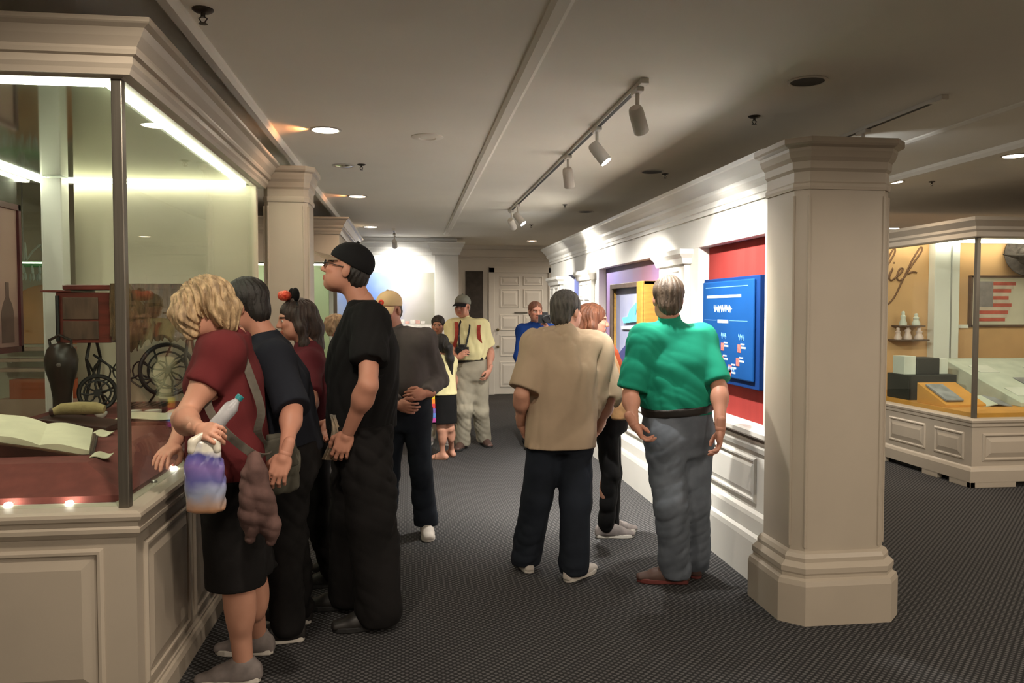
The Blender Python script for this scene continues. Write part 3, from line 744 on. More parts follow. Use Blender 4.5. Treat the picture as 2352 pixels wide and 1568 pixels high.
m.tube([(-1.93, 5.24, 1.32), (-1.645, 5.20, 1.12), (-1.36, 5.24, 1.32)], .008, 8); m.tube([(-1.93, 5.24, 1.06), (-1.645, 5.20, 1.20), (-1.36, 5.24, 1.06)], .008, 8)
for k in range(5):
    a0 = -1.93 + .114 * k
    m.tube([(a0 + .057 + .05*cos(t*pi/6), 5.215, 1.22 + .06*sin(t*pi/6)) for t in range(12)], .005, 6, closed=True)
m.build('scroll_brace', M_iron, sw, smooth=True)
def wheel(c, r, n, name, tilt):
    m = mb(); c = Vector(c); u = Vector((cos(tilt), sin(tilt), 0)); w = Vector((0, 0, 1))
    m.tube([c + (u*cos(2*pi*k/28) + w*sin(2*pi*k/28))*r for k in range(28)], .013, 8, closed=True)
    m.tube([c + (u*cos(2*pi*k/28) + w*sin(2*pi*k/28))*r*.72 for k in range(28)], .006, 6, closed=True)
    for k in range(n):
        a = 2*pi*k/n
        m.tube([c, c + (u*cos(a+.25) + w*sin(a+.25))*r*.5, c + (u*cos(a) + w*sin(a))*r], .006, 6)
    m.lathe([(.0, -.02), (.022, -.02), (.022, .02), (0, .02)], c, 12, axis=u.cross(w))
    return m.build(name, M_iron, sw, smooth=True)
wheel((-1.47, 5.14, 1.23), .155, 9, 'drive_wheel', 0.55)
wheel((-1.86, 5.10, 1.10), .10, 8, 'small_wheel', 0.35)
m = mb(); m.box(-1.72, -1.5, 5.08, 5.30, 1.0, 1.012)
for k in range(6): m.box(-1.72 + .04*k, -1.705 + .04*k, 5.08, 5.30, 1.012, 1.02)
m.build('treadle_plate', M_iron, sw)
m = mb(); m.tube([(-1.60, 5.2, 1.02), (-1.50, 5.15, 1.14), (-1.47, 5.13, 1.20)], .007, 8); m.build('pitman_rod', M_iron, sw, smooth=True)
# fringed brown pelt draped from the table top
n = 40; V = []; F = []
rows = 7
for j in range(rows):
    for i in range(n + 1):
        t = i / n; x = -1.75 + .47 * t
        drop = (.04 + .05 * j + (0.0 if j < rows - 1 else .05 * random.random() + .05 * sin(t * 9) * .6)) * (0.72 + .3 * sin(t * 2.6 + .5))
        V.append((x, 5.022 - .012 * sin(t * 40 + j) - .004 * j, 1.752 - drop if j else 1.752))
for j in range(rows - 1):
    for i in range(n):
        a = j*(n+1)+i; F.append((a, a+1, a+n+2, a+n+1))
m = mb().add(V, F); off = len(V)
m.add([(x, y + .015, z) for x, y, z in V], [f[::-1] for f in F])
for i in range(n): m.f.append((i, off+i, off+i+1, i+1)); a = (rows-1)*(n+1)+i; m.f.append((a, a+1, off+a+1, off+a))
pelt = m.build('fur_pelt', M_fur, smooth=True); tag(pelt, 'shaggy brown pelt hanging over the edge of the sewing table', 'pelt')
# dark leather boots standing by the post
M_bootleather = mat('black_leather', (0.022, 0.014, 0.010), rough=0.35, var=0.4, scale=8, bump=0.2, bscale=30)
bo = empty('leather_pouch', (-2.02, 5.0, DECK), 'tall dark leather pouch narrowing downward beside the rear post', 'pouch')
mb().lathe([(0, 0), (.045, 0), (.05, .03), (.05, .12), (.062, .20), (.085, .28), (.09, .34), (.075, .40), (.05, .43), (0, .44)], (-2.02, 5.0, DECK), 16).build('pouch_body', M_bootleather, bo, smooth=True)
mb().tube([(-2.07, 4.99, 1.36), (-2.08, 4.99, 1.42), (-2.02, 4.98, 1.45), (-1.96, 4.99, 1.42), (-1.96, 4.99, 1.35)], .009, 8).build('carry_strap', M_bootleather, bo, smooth=True)
mb().lathe([(0, 0), (.012, 0), (.012, .006), (0, .008)], (-2.0, 4.915, 1.28), 10, axis=(0, -1, 0)).build('buckle', M_metal, bo)
# white cloth / basin pieces lying below the iron stand
M_ceramic = mat('white_ceramic', (0.72, 0.70, 0.62), rough=0.25, var=0.03)
for k, (x, y, rr) in enumerate(((-1.80, 4.98, .035), (-1.50, 4.96, .045), (-1.62, 5.0, .04))):
    tag(mb().lathe([(0, 0), (rr*.6, 0), (rr, rr*.5), (rr*1.05, rr*.9), (rr*.95, rr*.9), (rr*.5, rr*.25), (0, rr*.2)], (x, y, DECK), 18).build('ceramic_bowl', M_ceramic, smooth=True),
        ['small white bowl nearest the leather pouch under the sewing table', 'largest white bowl under the drive wheel', 'middle white bowl under the sewing table'][k], 'bowl', 'white bowls in the large case')

# ---- alcove seen through the left pane
alc = structure(mb().box(-5.2, -2.6, 8.0, 8.12, 0, CEIL).build('wall_alcove', M_creamlin))
M_orange = mat('orange_board', (0.70, 0.30, 0.09), rough=0.6, var=0.1, scale=3)
M_pinkshelf = mat('pink_shelf', (0.62, 0.40, 0.30), rough=0.5, var=0.08)
arch = [(-3.72, 1.28), (-2.95, 1.28)] + [(-3.335 + .385*cos(pi*k/16), 1.45 + .38*sin(pi*k/16)) for k in range(17)]
ac = empty('arched_niche', (-3.33, 7.98, 0), 'orange arched niche with pink shelves seen through the left glass', 'niche')
mb().extrude([(x, 8.0, z) for x, z in arch], (0, -.03, 0)).build('arch_board', M_orange, ac)
for z in (1.03, 1.12, 1.22):
    mb().box(-3.72, -2.95, 7.82, 8.0, z, z + .03).build('shelf', M_pinkshelf, ac, bevel=.004)
mb().box(-3.72, -2.95, 7.84, 8.0, 0.55, 0.78).build('lower_board', M_pinkshelf, ac)
mb().box(-3.62, -3.05, 7.84, 8.0, 0.78, 0.96).build('red_box', mat('red_orange', (0.55, 0.11, 0.03), rough=.6), ac, bevel=.004)
mb().box(-3.72, -2.95, 7.90, 8.0, 0, 0.55).build('plinth', M_creamlin, ac)
# crystal chandelier in the alcove
M_crystal = mat('crystal_drop', (0.72, 0.82, 0.74), rough=0.08, var=0.1, spec=0.9)
M_greenband = mat('green_glass_band', (0.25, 0.70, 0.30), rough=0.1, var=0.1)
ch = empty('chandelier', (-3.40, 7.45, 1.9), 'small crystal chandelier with curved arms seen past the rear post', 'chandelier')
ccx, ccy = -3.30, 7.45
mb().tube([(ccx, ccy, 2.77), (ccx, ccy, 1.95)], .006, 6).build('hanging_rod', M_metal, ch)
m = mb()
for k in range(6):
    a = 2*pi*k/6
    m.tube([(ccx + cos(a)*rr, ccy + sin(a)*rr, z) for rr, z in ((.01, 2.0), (.08, 2.10), (.14, 2.16), (.19, 2.10), (.2, 2.02))], .007, 6)
m.build('arms', M_crystal, ch, smooth=True)
mb().lathe([(.17, 0), (.18, .02), (.17, .04), (.16, .02), (.17, 0)], (ccx, ccy, 1.97), 24, caps=False).build('ring', M_greenband, ch)
dr = mb().lathe([(0, 0), (.012, .025), (.009, .06), (0, .075)], (0, 0, 0), 6).mesh('crystal')
dr.materials.append(M_crystal)
for ring_r, zz, cnt in ((.17, 1.90, 16), (.12, 1.84, 12)):
    for k in range(cnt):
        a = 2*pi*k/cnt
        o = bpy.data.objects.new('crystal', dr); o.location = (ccx + ring_r*cos(a), ccy + ring_r*sin(a), zz); link(o, ch)

# ---- far case on the left
caseC = empty('display_case', (-1.5, 10.2, 0), 'cream display case with pale green lit glass beyond the left pillar', 'display case')
CX0, CX1, CY0, CY1 = -2.4, -0.76, 9.05, 11.6
def shift_prof(p, dz): return [(o, z + dz) for o, z in p]
M_green = mat('pale_green_lining', (0.52, 0.60, 0.40), rough=0.8, var=0.03)
case_shell(caseC, CX0, CX1, CY0, CY1, 0.835, 2.12, 2.60, shift_prof(cornA, -.03))
mb().sweep(quad_path(CX0, CX1, CY0, CY1), [(0, 0), (0.03, 0), (0.03, 0.09), (0, 0.12)], closed=True).build('skirting', M_paint, caseC)
mb().box(CX0 + .1, CX1 - .16, CY0 + .45, CY0 + .50, 0.85, 2.12).build('rear_wall', M_green, caseC)
mb().box(CX0 + .1, CX1 - .1, CY0 + .09, CY0 + .12, 2.085, 2.10).build('light_bar', M_bar, caseC)
mb().box(CX0 + .06, CX1 - .06, CY0 + .06, CY1 - .06, 0.80, 0.85).build('deck', M_creamlin, caseC)
for px in (CX1 - .05, CX0 + .05):
    mb().box(px - .02, px + .02, CY0 + .03, CY0 + .07, 0.85, 2.12).build('corner_mullion', M_bronze, caseC, bevel=.004)

# ---- right-hand case
caseB = empty('display_case', (6.5, 7.8, 0), 'glass display case with bracket feet and orange lining at the right', 'display case')
BX0, BX1, BYa, BYb = 5.0, 8.2, 6.6, 9.0
P = quad_path(BX0, BX1, BYa, BYb)
bb = mb().box(BX0, BX1, BYa, BYb, 0.12, 0.585).build('base', M_paint, caseB)
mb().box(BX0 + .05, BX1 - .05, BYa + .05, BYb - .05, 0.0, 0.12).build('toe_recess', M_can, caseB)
# plinth with bracket feet
for (a0, a1, ax) in ((0, .42, 'x'), (1.1, 1.5, 'x'), (2.0, 2.4, 'x'), (0, .26, 'y'), (.46, .66, 'y'), (1.3, 1.6, 'y'), (2.1, 2.4, 'y')):
    if ax == 'x': mb().box(BX0 + a0 - .03, BX0 + a1, BYa - .03, BYa + .02, 0, 0.10).build('bracket_foot', M_paint, caseB, bevel=.004)
    else: mb().box(BX0 - .03, BX0 + .02, BYa + a0 - .03, BYa + a1, 0, 0.10).build('bracket_foot', M_paint, caseB, bevel=.004)
mb().sweep(P, [(0, 0.05), (0.032, 0.05), (0.032, 0.15), (0.02, 0.175), (0.01, 0.18), (0, 0.19)], closed=True).build('skirting', M_paint, caseB)
mb().sweep(P, [(-.1, 0.59), (-.1, 0.625), (0.02, 0.615), (0.026, 0.605), (0.022, 0.585), (0.012, 0.575), (0.012, 0.55), (0, 0.54)], closed=True).build('rail', M_paint, caseB)
for xa in (5.10, 6.15, 7.2):
    raised_panel(bb, (xa, BYa, 0.235), (1, 0, 0), (0, 0, 1), (0, -1, 0), 0.92, 0.25, M_paint, name='panel')
for ya, yb in ((6.70, 7.12), (7.25, 7.85), (8.0, 8.6)):
    raised_panel(bb, (BX0, yb, 0.235), (0, -1, 0), (0, 0, 1), (-1, 0, 0), yb - ya, 0.25, M_paint, name='panel')
for (a, b, c, d) in ((BX0 + .05, BX1 - .05, BYa + .046, BYa + .054), (BX0 + .046, BX0 + .054, BYa + .05, BYb - .05)):
    mb().box(a, b, c, d, 0.615, 2.25).build('glass_pane', M_glass, caseB)
for (px, py) in ((BX0 + .05, BYa + .05), (6.9, BYa + .05), (BX1 - .05, BYa + .05)):
    mb().box(px - .018, px + .018, py - .018, py + .018, 0.615, 2.26).build('mullion', M_bronze, caseB, bevel=.003)
mb().sweep(P, [(-.09, 2.24), (0, 2.24), (0.012, 2.25), (0.012, 2.29), (0.03, 2.31), (0.03, 2.335), (0.06, 2.365), (0.08, 2.385), (0.08, 2.415), (-.09, 2.415)], closed=True).build('cornice', M_paint, caseB)
mb().box(BX0 - .03, BX1 + .03, BYa - .03, BYb + .03, 2.39, 2.41).build('top_board', M_paint, caseB)
M_orangelin = mat('orange_lining', (0.62, 0.36, 0.17), rough=0.85, var=0.08, scale=2.5, bump=0.05, bscale=200)
M_orangedeck = mat('orange_deck', (0.60, 0.27, 0.045), rough=0.8, var=0.06, scale=5)
mb().box(BX0 + .10, BX1 - .1, 8.70, 8.78, 0.62, 2.40).build('rear_wall', M_orangelin, caseB)
mb().box(5.99, 6.30, 8.58, 8.70, 0.62, 2.40).build('rear_pilaster', M_paint_w, caseB, bevel=.006)
mb().box(6.185, 6.20, 8.572, 8.58, 0.62, 2.40).build('pilaster_groove', M_metal, caseB)
mb().box(6.30, 6.48, 8.66, 8.70, 1.38, 1.42).build('dado_strip', M_paint_w, caseB)
mb().box(BX0 + .06, BX1 - .06, BYa + .06, 8.70, 0.60, 0.66).build('deck', M_orangedeck, caseB)
mb().box(BX0 + .15, BX1 - .15, 8.50, 8.53, 2.36, 2.385).build('light_bar', M_bar, caseB)
mb().box(BX0 + .15, BX1 - .15, BYa + .10, BYa + .13, 2.36, 2.385).build('light_bar', M_bar, caseB)

# script lettering on the rear wall of the right case
M_script = mat('script_brown', (0.16, 0.07, 0.03), rough=0.7)
def text_strokes(parent, x, z, s):
    # l i e f in a flowing hand
    L = [
        [(0, 0), (.10, .22), (.20, .48), (.17, .56), (.11, .42), (.06, .12), (.10, 0), (.17, .04)],
        [(.17, .04), (.23, .22), (.20, .06), (.25, 0), (.31, .05)],
        [(.31, .05), (.39, .12), (.42, .21), (.36, .20), (.34, .07), (.40, 0), (.48, .05)],
        [(.48, .05), (.58, .28), (.70, .52), (.66, .58), (.56, .36), (.46, .0), (.38, -.28), (.28, -.42), (.18, -.46), (.10, -.44)],
        [(.54, .12), (.62, .16), (.70, .14)],
    ]
    for st in L:
        pts = []
        for i in range(len(st) - 1):
            p0 = st[max(i-1, 0)]; p1 = st[i]; p2 = st[i+1]; p3 = st[min(i+2, len(st)-1)]
            for k in range(6):
                t = k / 6
                q = [0.5*((2*p1[a]) + (-p0[a]+p2[a])*t + (2*p0[a]-5*p1[a]+4*p2[a]-p3[a])*t*t + (-p0[a]+3*p1[a]-3*p2[a]+p3[a])*t**3) for a in (0, 1)]
                pts.append(q)
        pts.append(st[-1])
        mb().tube([(x + s*px + .22*s*pz, 8.697, z + s*pz) for px, pz in pts], .010, 6).build('script_stroke', M_script, parent, smooth=True)
    mb().lathe([(0, 0), (.012, 0), (0, .004)], (x + s*.30, 8.699, z + s*.31), 8, axis=(0, -1, 0)).build('script_stroke', M_script, parent)
lt = empty('script_lettering', (5.7, 8.69, 1.9), 'brown flowing script reading lief on the orange rear wall', 'lettering')
text_strokes(lt, 5.36, 1.93, 0.66)

# framed flag
M_frame = mat('brown_frame', (0.10, 0.05, 0.03), rough=0.5, var=0.2)
M_mount = mat('cream_mount', (0.62, 0.56, 0.45), rough=0.8, var=0.05)
M_stripe = mat('faded_red', (0.50, 0.10, 0.07), rough=0.85, var=0.2, scale=10)
M_stripew = mat('faded_white', (0.58, 0.46, 0.38), rough=0.85, var=0.1, scale=10)
M_canton = mat('faded_canton', (0.26, 0.22, 0.22), rough=0.85, var=0.15, scale=10)
fl = empty('framed_flag', (6.85, 8.66, 1.4), 'framed faded flag with red stripes on the orange wall of the right case', 'picture')
fx0, fx1, fz0, fz1 = 6.52, 7.20, 1.42, 1.97
mb().box(fx0, fx1, 8.66, 8.70, fz0, fz1).build('mount', M_mount, fl)
mb().box(fx0 - .02, fx1 + .02, 8.645, 8.70, fz1, fz1 + .025).box(fx0 - .02, fx1 + .02, 8.645, 8.70, fz0 - .025, fz0).box(fx0 - .025, fx0, 8.645, 8.70, fz0 - .025, fz1 + .025).box(fx1, fx1 + .025, 8.645, 8.70, fz0 - .025, fz1 + .025).build('frame', M_frame, fl, bevel=.003)
for k in range(11):
    z0 = fz0 + .04 + k * .042
    xs = fx0 + .06 if k < 4 else fx0 + .26
    xe = fx0 + (.50 - .02 * abs(4 - k) if k < 7 else .46 + .03 * (k - 7))
    mb().box(xs, xe, 8.652, 8.66, z0, z0 + .041).build('stripe', M_stripe if k % 2 == 0 else M_stripew, fl)
mb().box(fx0 + .06, fx0 + .26, 8.652, 8.66, fz0 + .04 + .168, fz1 - .045).build('canton', M_canton, fl)

# dark feathered hat on the wall
M_hat = mat('dark_felt', (0.06, 0.045, 0.04), rough=0.95, var=0.4, scale=20, bump=0.5, bscale=60)
ht = empty('felt_hat', (7.12, 8.6, 2.22), 'dark felt hat hung high at the right edge of the right case', 'hat')
mb().lathe([(0, .10), (.07, .10), (.10, .06), (.11, .0), (.20, -.015), (.24, .0), (.24, .012), (.19, .0), (.10, .01), (0, .012)], (7.15, 8.62, 2.22), 24, axis=(-.15, -1, .25)).build('crown_and_brim', M_hat, ht, smooth=True)
mb().tube([(7.30, 8.50, 2.25), (7.15, 8.48, 2.21), (6.98, 8.5, 2.20), (6.82, 8.56, 2.235)], [.02, .035, .03, .006], 10).build('feather', M_hat, ht, smooth=True)

# objects standing in the right case
M_darkbox = mat('black_box', (0.018, 0.018, 0.016), rough=0.6, var=0.2)
M_whitebox = mat('white_card', (0.62, 0.62, 0.56), rough=0.7, var=0.05)
M_greytable = mat('pale_sheet', (0.52, 0.54, 0.46), rough=0.7, var=0.1, scale=5)
M_photo = mat('grey_photo', (0.22, 0.22, 0.24), rough=0.5, var=0.3, scale=9)
tag(mb().box(5.12, 5.66, 7.72, 8.1, .66, .92).build('plinth_block', M_darkbox, bevel=.006), 'long low black plinth at the left of the right case', 'plinth')
tag(mb().box(5.26, 5.52, 7.80, 8.05, .92, 1.09).build('storage_box', M_darkbox, bevel=.006), 'small black box standing on the black plinth', 'box')
tag(mb().box(5.12, 5.25, 7.80, 8.0, .92, 1.11).build('storage_box', M_whitebox, bevel=.004), 'white card box left on the black plinth', 'box')
tag(mb().box(5.53, 5.63, 7.82, 8.0, .92, 1.08).build('storage_box', M_whitebox, bevel=.004), 'narrow white card box at the right end of the black plinth', 'box')
dk = empty('sloping_desk', (5.25, 7.3, .66), 'orange sloping book rest with dark pages in the right case', 'book rest')
mb().extrude([(5.10, 7.55, .66), (5.10, 7.10, .66), (5.10, 7.10, .685), (5.10, 7.55, .86)], (.42, 0, 0)).build('rest', M_orangedeck, dk, bevel=.004)
mb().obox((5.22, 7.30, .782), (.09, 0, 0), (0, .16, .062), (0, -.003, .008)).build('dark_page', M_photo, dk)
ob = empty('open_pamphlet', (5.62, 7.2, .66), 'open pamphlet with grey pages on the orange deck', 'pamphlet')
mb().obox((5.56, 7.22, .70), (.08, 0, .012), (0, .12, .03), (0, 0, .004)).build('page', M_greytable, ob); mb().obox((5.72, 7.22, .70), (.08, 0, -.012), (0, .12, .03), (0, 0, .004)).build('page', M_photo, ob)
tb = empty('sloped_panel', (6.3, 7.6, .66), 'large pale sloped panel with photographs on the right case deck', 'panel')
mb().extrude([(5.85, 8.35, .66), (5.85, 7.05, .66), (5.85, 7.05, .70), (5.85, 8.2, 1.05), (5.85, 8.35, 1.05)], (1.9, 0, 0)).build('panel_body', M_greytable, tb, bevel=.006)
for k, (x, y) in enumerate(((6.05, 7.3), (6.35, 7.55), (6.1, 7.9), (6.65, 7.35), (6.7, 7.85), (7.0, 7.55))):
    z = .70 + (y - 7.05) / 1.15 * .35
    mb().obox((x, y, z + .004), (.11, 0, 0), (0, .10, .0305), (0, -.001, .004)).build('photograph', M_photo if k % 2 else M_whitebox, tb)
# small shelf with pale figurines
sh = empty('wall_shelf', (5.65, 8.6, 1.25), 'narrow brown shelf fixed to the orange rear wall', 'shelf')
mb().box(5.50, 5.90, 8.52, 8.70, 1.235, 1.255).build('board', M_frame, sh, bevel=.003)
mb().box(5.54, 5.86, 8.54, 8.70, 1.40, 1.415).build('board', M_frame, sh, bevel=.003)
M_porc = mat('pink_porcelain', (0.74, 0.55, 0.50), rough=0.3, var=0.1)
fig = [(0, 0), (.04, 0), (.042, .03), (.025, .08), (.032, .11), (.016, .13), (.02, .15), (.014, .17), (0, .175)]
for k, (x, z, lb) in enumerate(((5.56, 1.255, 'pink porcelain figurine at the left of the lower shelf'), (5.68, 1.255, 'pink porcelain figurine in the middle of the lower shelf'), (5.82, 1.255, 'pink porcelain figurine at the right of the lower shelf'), (5.62, 1.415, 'pale figurine at the left of the upper shelf'), (5.78, 1.415, 'pale figurine at the right of the upper shelf'))):
    tag(mb().lathe([(a * (1 + .1*(k % 3)), b * (.8 + .15*(k % 2))) for a, b in fig], (x, 8.60, z), 14).build('figurine', M_porc if k < 3 else M_whitebox, smooth=True), lb, 'figurine', 'figurines on the shelf')
# ---------------------------------------------------------------- organic modelling: smooth distance fields meshed with surface nets
def V3(*a): return np.array(a, dtype=np.float64)
def nrm(v): v = np.asarray(v, float); return v / (np.linalg.norm(v) + 1e-12)

class Field:
    def __init__(s): s.p = []
    def add(s, fn, lo, hi, k=0.02, op='u'): s.p.append((fn, np.asarray(lo, float), np.asarray(hi, float), k, op)); return s
    def cone(s, a, b, ra, rb, k=0.02, op='u'):
        a = np.asarray(a, float); b = np.asarray(b, float); ba = b - a; L2 = ba @ ba + 1e-12
        def fn(X, Y, Z):
            x, y, z = X - a[0], Y - a[1], Z - a[2]
            h = np.clip((x*ba[0] + y*ba[1] + z*ba[2]) / L2, 0, 1)
            return np.sqrt((x - ba[0]*h)**2 + (y - ba[1]*h)**2 + (z - ba[2]*h)**2) - (ra + (rb - ra)*h)
        r = max(ra, rb)
        return s.add(fn, np.minimum(a, b) - r, np.maximum(a, b) + r, k, op)
    def chain(s, pts, rs, k=0.02, op='u'):
        for i in range(len(pts) - 1): s.cone(pts[i], pts[i+1], rs[i], rs[i+1], k, op)
        return s
    def ell(s, c, r, R=None, k=0.02, op='u'):
        c = np.asarray(c, float); r = np.asarray(r, float); R = np.eye(3) if R is None else R
        def fn(X, Y, Z):
            x, y, z = X - c[0], Y - c[1], Z - c[2]
            u = (x*R[0,0] + y*R[1,0] + z*R[2,0]); v = (x*R[0,1] + y*R[1,1] + z*R[2,1]); w = (x*R[0,2] + y*R[1,2] + z*R[2,2])
            k0 = np.sqrt((u/r[0])**2 + (v/r[1])**2 + (w/r[2])**2)
            k1 = np.sqrt((u/r[0]**2)**2 + (v/r[1]**2)**2 + (w/r[2]**2)**2) + 1e-9
            return k0 * (k0 - 1) / k1
        e = np.sqrt((R**2) @ (r**2))
        return s.add(fn, c - e, c + e, k, op)
    def loft(s, cs, ws, ds, side, front, k=0.03, op='u', ex=2.3, rnd=0.03):
        """superelliptic sections (half width, half depth) strung along a spine"""
        cs = np.asarray(cs, float); A = cs[-1] - cs[0]; L = np.linalg.norm(A); ax = A / L
        ts = (cs - cs[0]) @ ax / L
        side = nrm(np.asarray(side) - (np.asarray(side) @ ax) * ax); front = nrm(np.asarray(front) - (np.asarray(front) @ ax) * ax)
        cl = cs - cs[0] - np.outer(ts * L, ax)
        su = cl @ side; fu = cl @ front
        ws = np.asarray(ws, float); ds = np.asarray(ds, float)
        tt = np.linspace(0, 1, 41)
        def smooth(a):
            v = np.interp(tt, ts, a); vv = v.copy()
            for _ in range(3): vv[1:-1] = (vv[:-2] + vv[1:-1]*2 + vv[2:]) / 4
            return vv
        W, D, SU, FU = smooth(ws), smooth(ds), smooth(su), smooth(fu)
        def fn(X, Y, Z):
            x, y, z = X - cs[0][0], Y - cs[0][1], Z - cs[0][2]
            t = (x*ax[0] + y*ax[1] + z*ax[2]) / L
            tc = np.clip(t, 0, 1)
            w = np.interp(tc, tt, W); d = np.interp(tc, tt, D)
            u = (x*side[0] + y*side[1] + z*side[2]) - np.interp(tc, tt, SU)
            v = (x*front[0] + y*front[1] + z*front[2]) - np.interp(tc, tt, FU)
            q = (np.abs(u/w)**ex + np.abs(v/d)**ex)**(1/ex)
            dd = (q - 1) * np.minimum(w, d)
            e = np.maximum(np.abs(t - 0.5) - 0.5, 0) * L
            return np.where(e > 0, np.sqrt(np.maximum(dd + rnd, 0)**2 + e**2) - rnd, dd)
        m = max(ws.max(), ds.max()) + 0.02
        return s.add(fn, cs.min(0) - m, cs.max(0) + m, k, op)
    def mesh(s, res, cuts=(), disp=None, bounds=None):
        lo = np.min([p[1] for p in s.p if p[4] == 'u'], 0) - 4*res; hi = np.max([p[2] for p in s.p if p[4] == 'u'], 0) + 4*res
        if bounds is not None: lo = np.maximum(lo, bounds[0]); hi = np.minimum(hi, bounds[1])
        n = np.ceil((hi - lo) / res).astype(int) + 1
        gx, gy, gz = [lo[i] + res*np.arange(n[i]) for i in range(3)]
        F = np.full(n, 0.5, dtype=np.float32)
        for fn, a, b, k, op in s.p:
            mrg = k + 3*res + 0.01
            i0 = np.clip(np.floor((a - mrg - lo)/res).astype(int), 0, n); i1 = np.clip(np.ceil((b + mrg - lo)/res).astype(int) + 1, 0, n)
            if (i1 <= i0).any(): continue
            sl = tuple(slice(i0[q], i1[q]) for q in range(3))
            d = fn(gx[sl[0]][:, None, None], gy[sl[1]][None, :, None], gz[sl[2]][None, None, :]).astype(np.float32)
            f = F[sl]
            if op == 'u':
                h = np.maximum(k - np.abs(f - d), 0) / max(k, 1e-6); F[sl] = np.minimum(f, d) - h*h*k*0.25
            else:
                d = -d; h = np.maximum(k - np.abs(f - d), 0) / max(k, 1e-6); F[sl] = np.maximum(f, d) + h*h*k*0.25
        if disp is not None:
            F += disp(gx[:, None, None], gy[None, :, None], gz[None, None, :]).astype(np.float32)
        for c, nn in cuts:   # keep the side the normal points away from
            c = np.asarray(c, float); nn = nrm(nn)
            d = ((gx - c[0])*nn[0])[:, None, None] + ((gy - c[1])*nn[1])[None, :, None] + ((gz - c[2])*nn[2])[None, None, :]
            F = np.maximum(F, d.astype(np.float32))
        return surface_nets(F, lo, res)

def surface_nets(F, lo, res):
    F = F + 1e-7
    S = F < 0
    n = np.array(F.shape)
    c = np.zeros(n - 1, dtype=np.int8)
    for dx in (0, 1):
        for dy in (0, 1):
            for dz in (0, 1):
                c += S[dx:n[0]-1+dx, dy:n[1]-1+dy, dz:n[2]-1+dz]
    act = (c > 0) & (c < 8)
    I, J, K = np.nonzero(act)
    idx = np.full(n - 1, -1, dtype=np.int64); idx[I, J, K] = np.arange(len(I))
    corners = [(a, b, d) for a in (0, 1) for b in (0, 1) for d in (0, 1)]
    val = np.stack([F[I+a, J+b, K+d] for a, b, d in corners])
    acc = np.zeros((len(I), 3)); cnt = np.zeros(len(I))
    for p in range(8):
        for q in range(p+1, 8):
            dc = np.array(corners[q]) - np.array(corners[p])
            if np.abs(dc).sum() != 1: continue
            m = (val[p] < 0) != (val[q] < 0)
            t = np.where(m, val[p] / np.where(m, val[p] - val[q], 1), 0)
            acc += np.where(m[:, None], np.array(corners[p]) + t[:, None]*dc, 0); cnt += m
    pos = (acc / np.maximum(cnt, 1)[:, None] + np.stack([I, J, K], 1)) * res + lo
    quads = []
    for ax in range(3):
        b, d = (ax + 1) % 3, (ax + 2) % 3
        s0 = [slice(0, None)]*3; s1 = [slice(0, None)]*3
        s0[ax] = slice(0, -1); s1[ax] = slice(1, None)
        A = S[tuple(s0)]; B = S[tuple(s1)]
        e = np.argwhere(A != B)
        e = e[(e[:, b] > 0) & (e[:, d] > 0) & (e[:, b] < n[b]-1) & (e[:, d] < n[d]-1)]
        flip = A[e[:, 0], e[:, 1], e[:, 2]]
        def cell(ob, od):
            g = e.copy(); g[:, b] += ob; g[:, d] += od
            return idx[g[:, 0], g[:, 1], g[:, 2]]
        q = np.stack([cell(-1, -1), cell(0, -1), cell(0, 0), cell(-1, 0)], 1)
        q = np.where(flip[:, None], q, q[:, ::-1])
        quads.append(q)
    Q = np.concatenate(quads)
    return pos, Q[(Q >= 0).all(1)]

def np_mesh(name, parts, materials, parent, colors=None, smooth=True, label=None, mat_ids=None, relax=1):
    """parts: list of (verts, quads) merged into one mesh object"""
    Vs = []; Qs = []; off = 0; ids = []
    for i, (v, q) in enumerate(parts):
        if relax:
            for _ in range(relax):
                s = np.zeros_like(v); c = np.zeros(len(v))
                for k in range(4):
                    np.add.at(s, q[:, k], v[q[:, (k+1) % 4]]); np.add.at(c, q[:, k], 1)
                v = 0.5*v + 0.5*s/np.maximum(c, 1)[:, None]
        Vs.append(v); Qs.append(q + off); off += len(v); ids += [0 if mat_ids is None else mat_ids[i]] * len(q)
    Vv = np.concatenate(Vs); Q = np.concatenate(Qs)
    me = bpy.data.meshes.new(name)
    me.vertices.add(len(Vv)); me.vertices.foreach_set('co', Vv.astype(np.float32).ravel())
    me.loops.add(Q.size); me.loops.foreach_set('vertex_index', Q.astype(np.int32).ravel())
    me.polygons.add(len(Q)); me.polygons.foreach_set('loop_start', np.arange(0, Q.size, 4, dtype=np.int32))
    me.polygons.foreach_set('use_smooth', np.ones(len(Q), dtype=bool))
    me.update(calc_edges=True)
    for m in (materials if isinstance(materials, (list, tuple)) else [materials]): me.materials.append(m)
    if mat_ids is not None: me.polygons.foreach_set('material_index', np.array(ids, dtype=np.int32))
    if colors is not None:
        col = colors(Vv)
        at = me.color_attributes.new('tint', 'FLOAT_COLOR', 'POINT')
        at.data.foreach_set('color', np.concatenate([col, np.ones((len(col), 1))], 1).astype(np.float32).ravel())
    o = bpy.data.objects.new(name, me); link(o, parent)
    if label: o['label'] = label
    return o

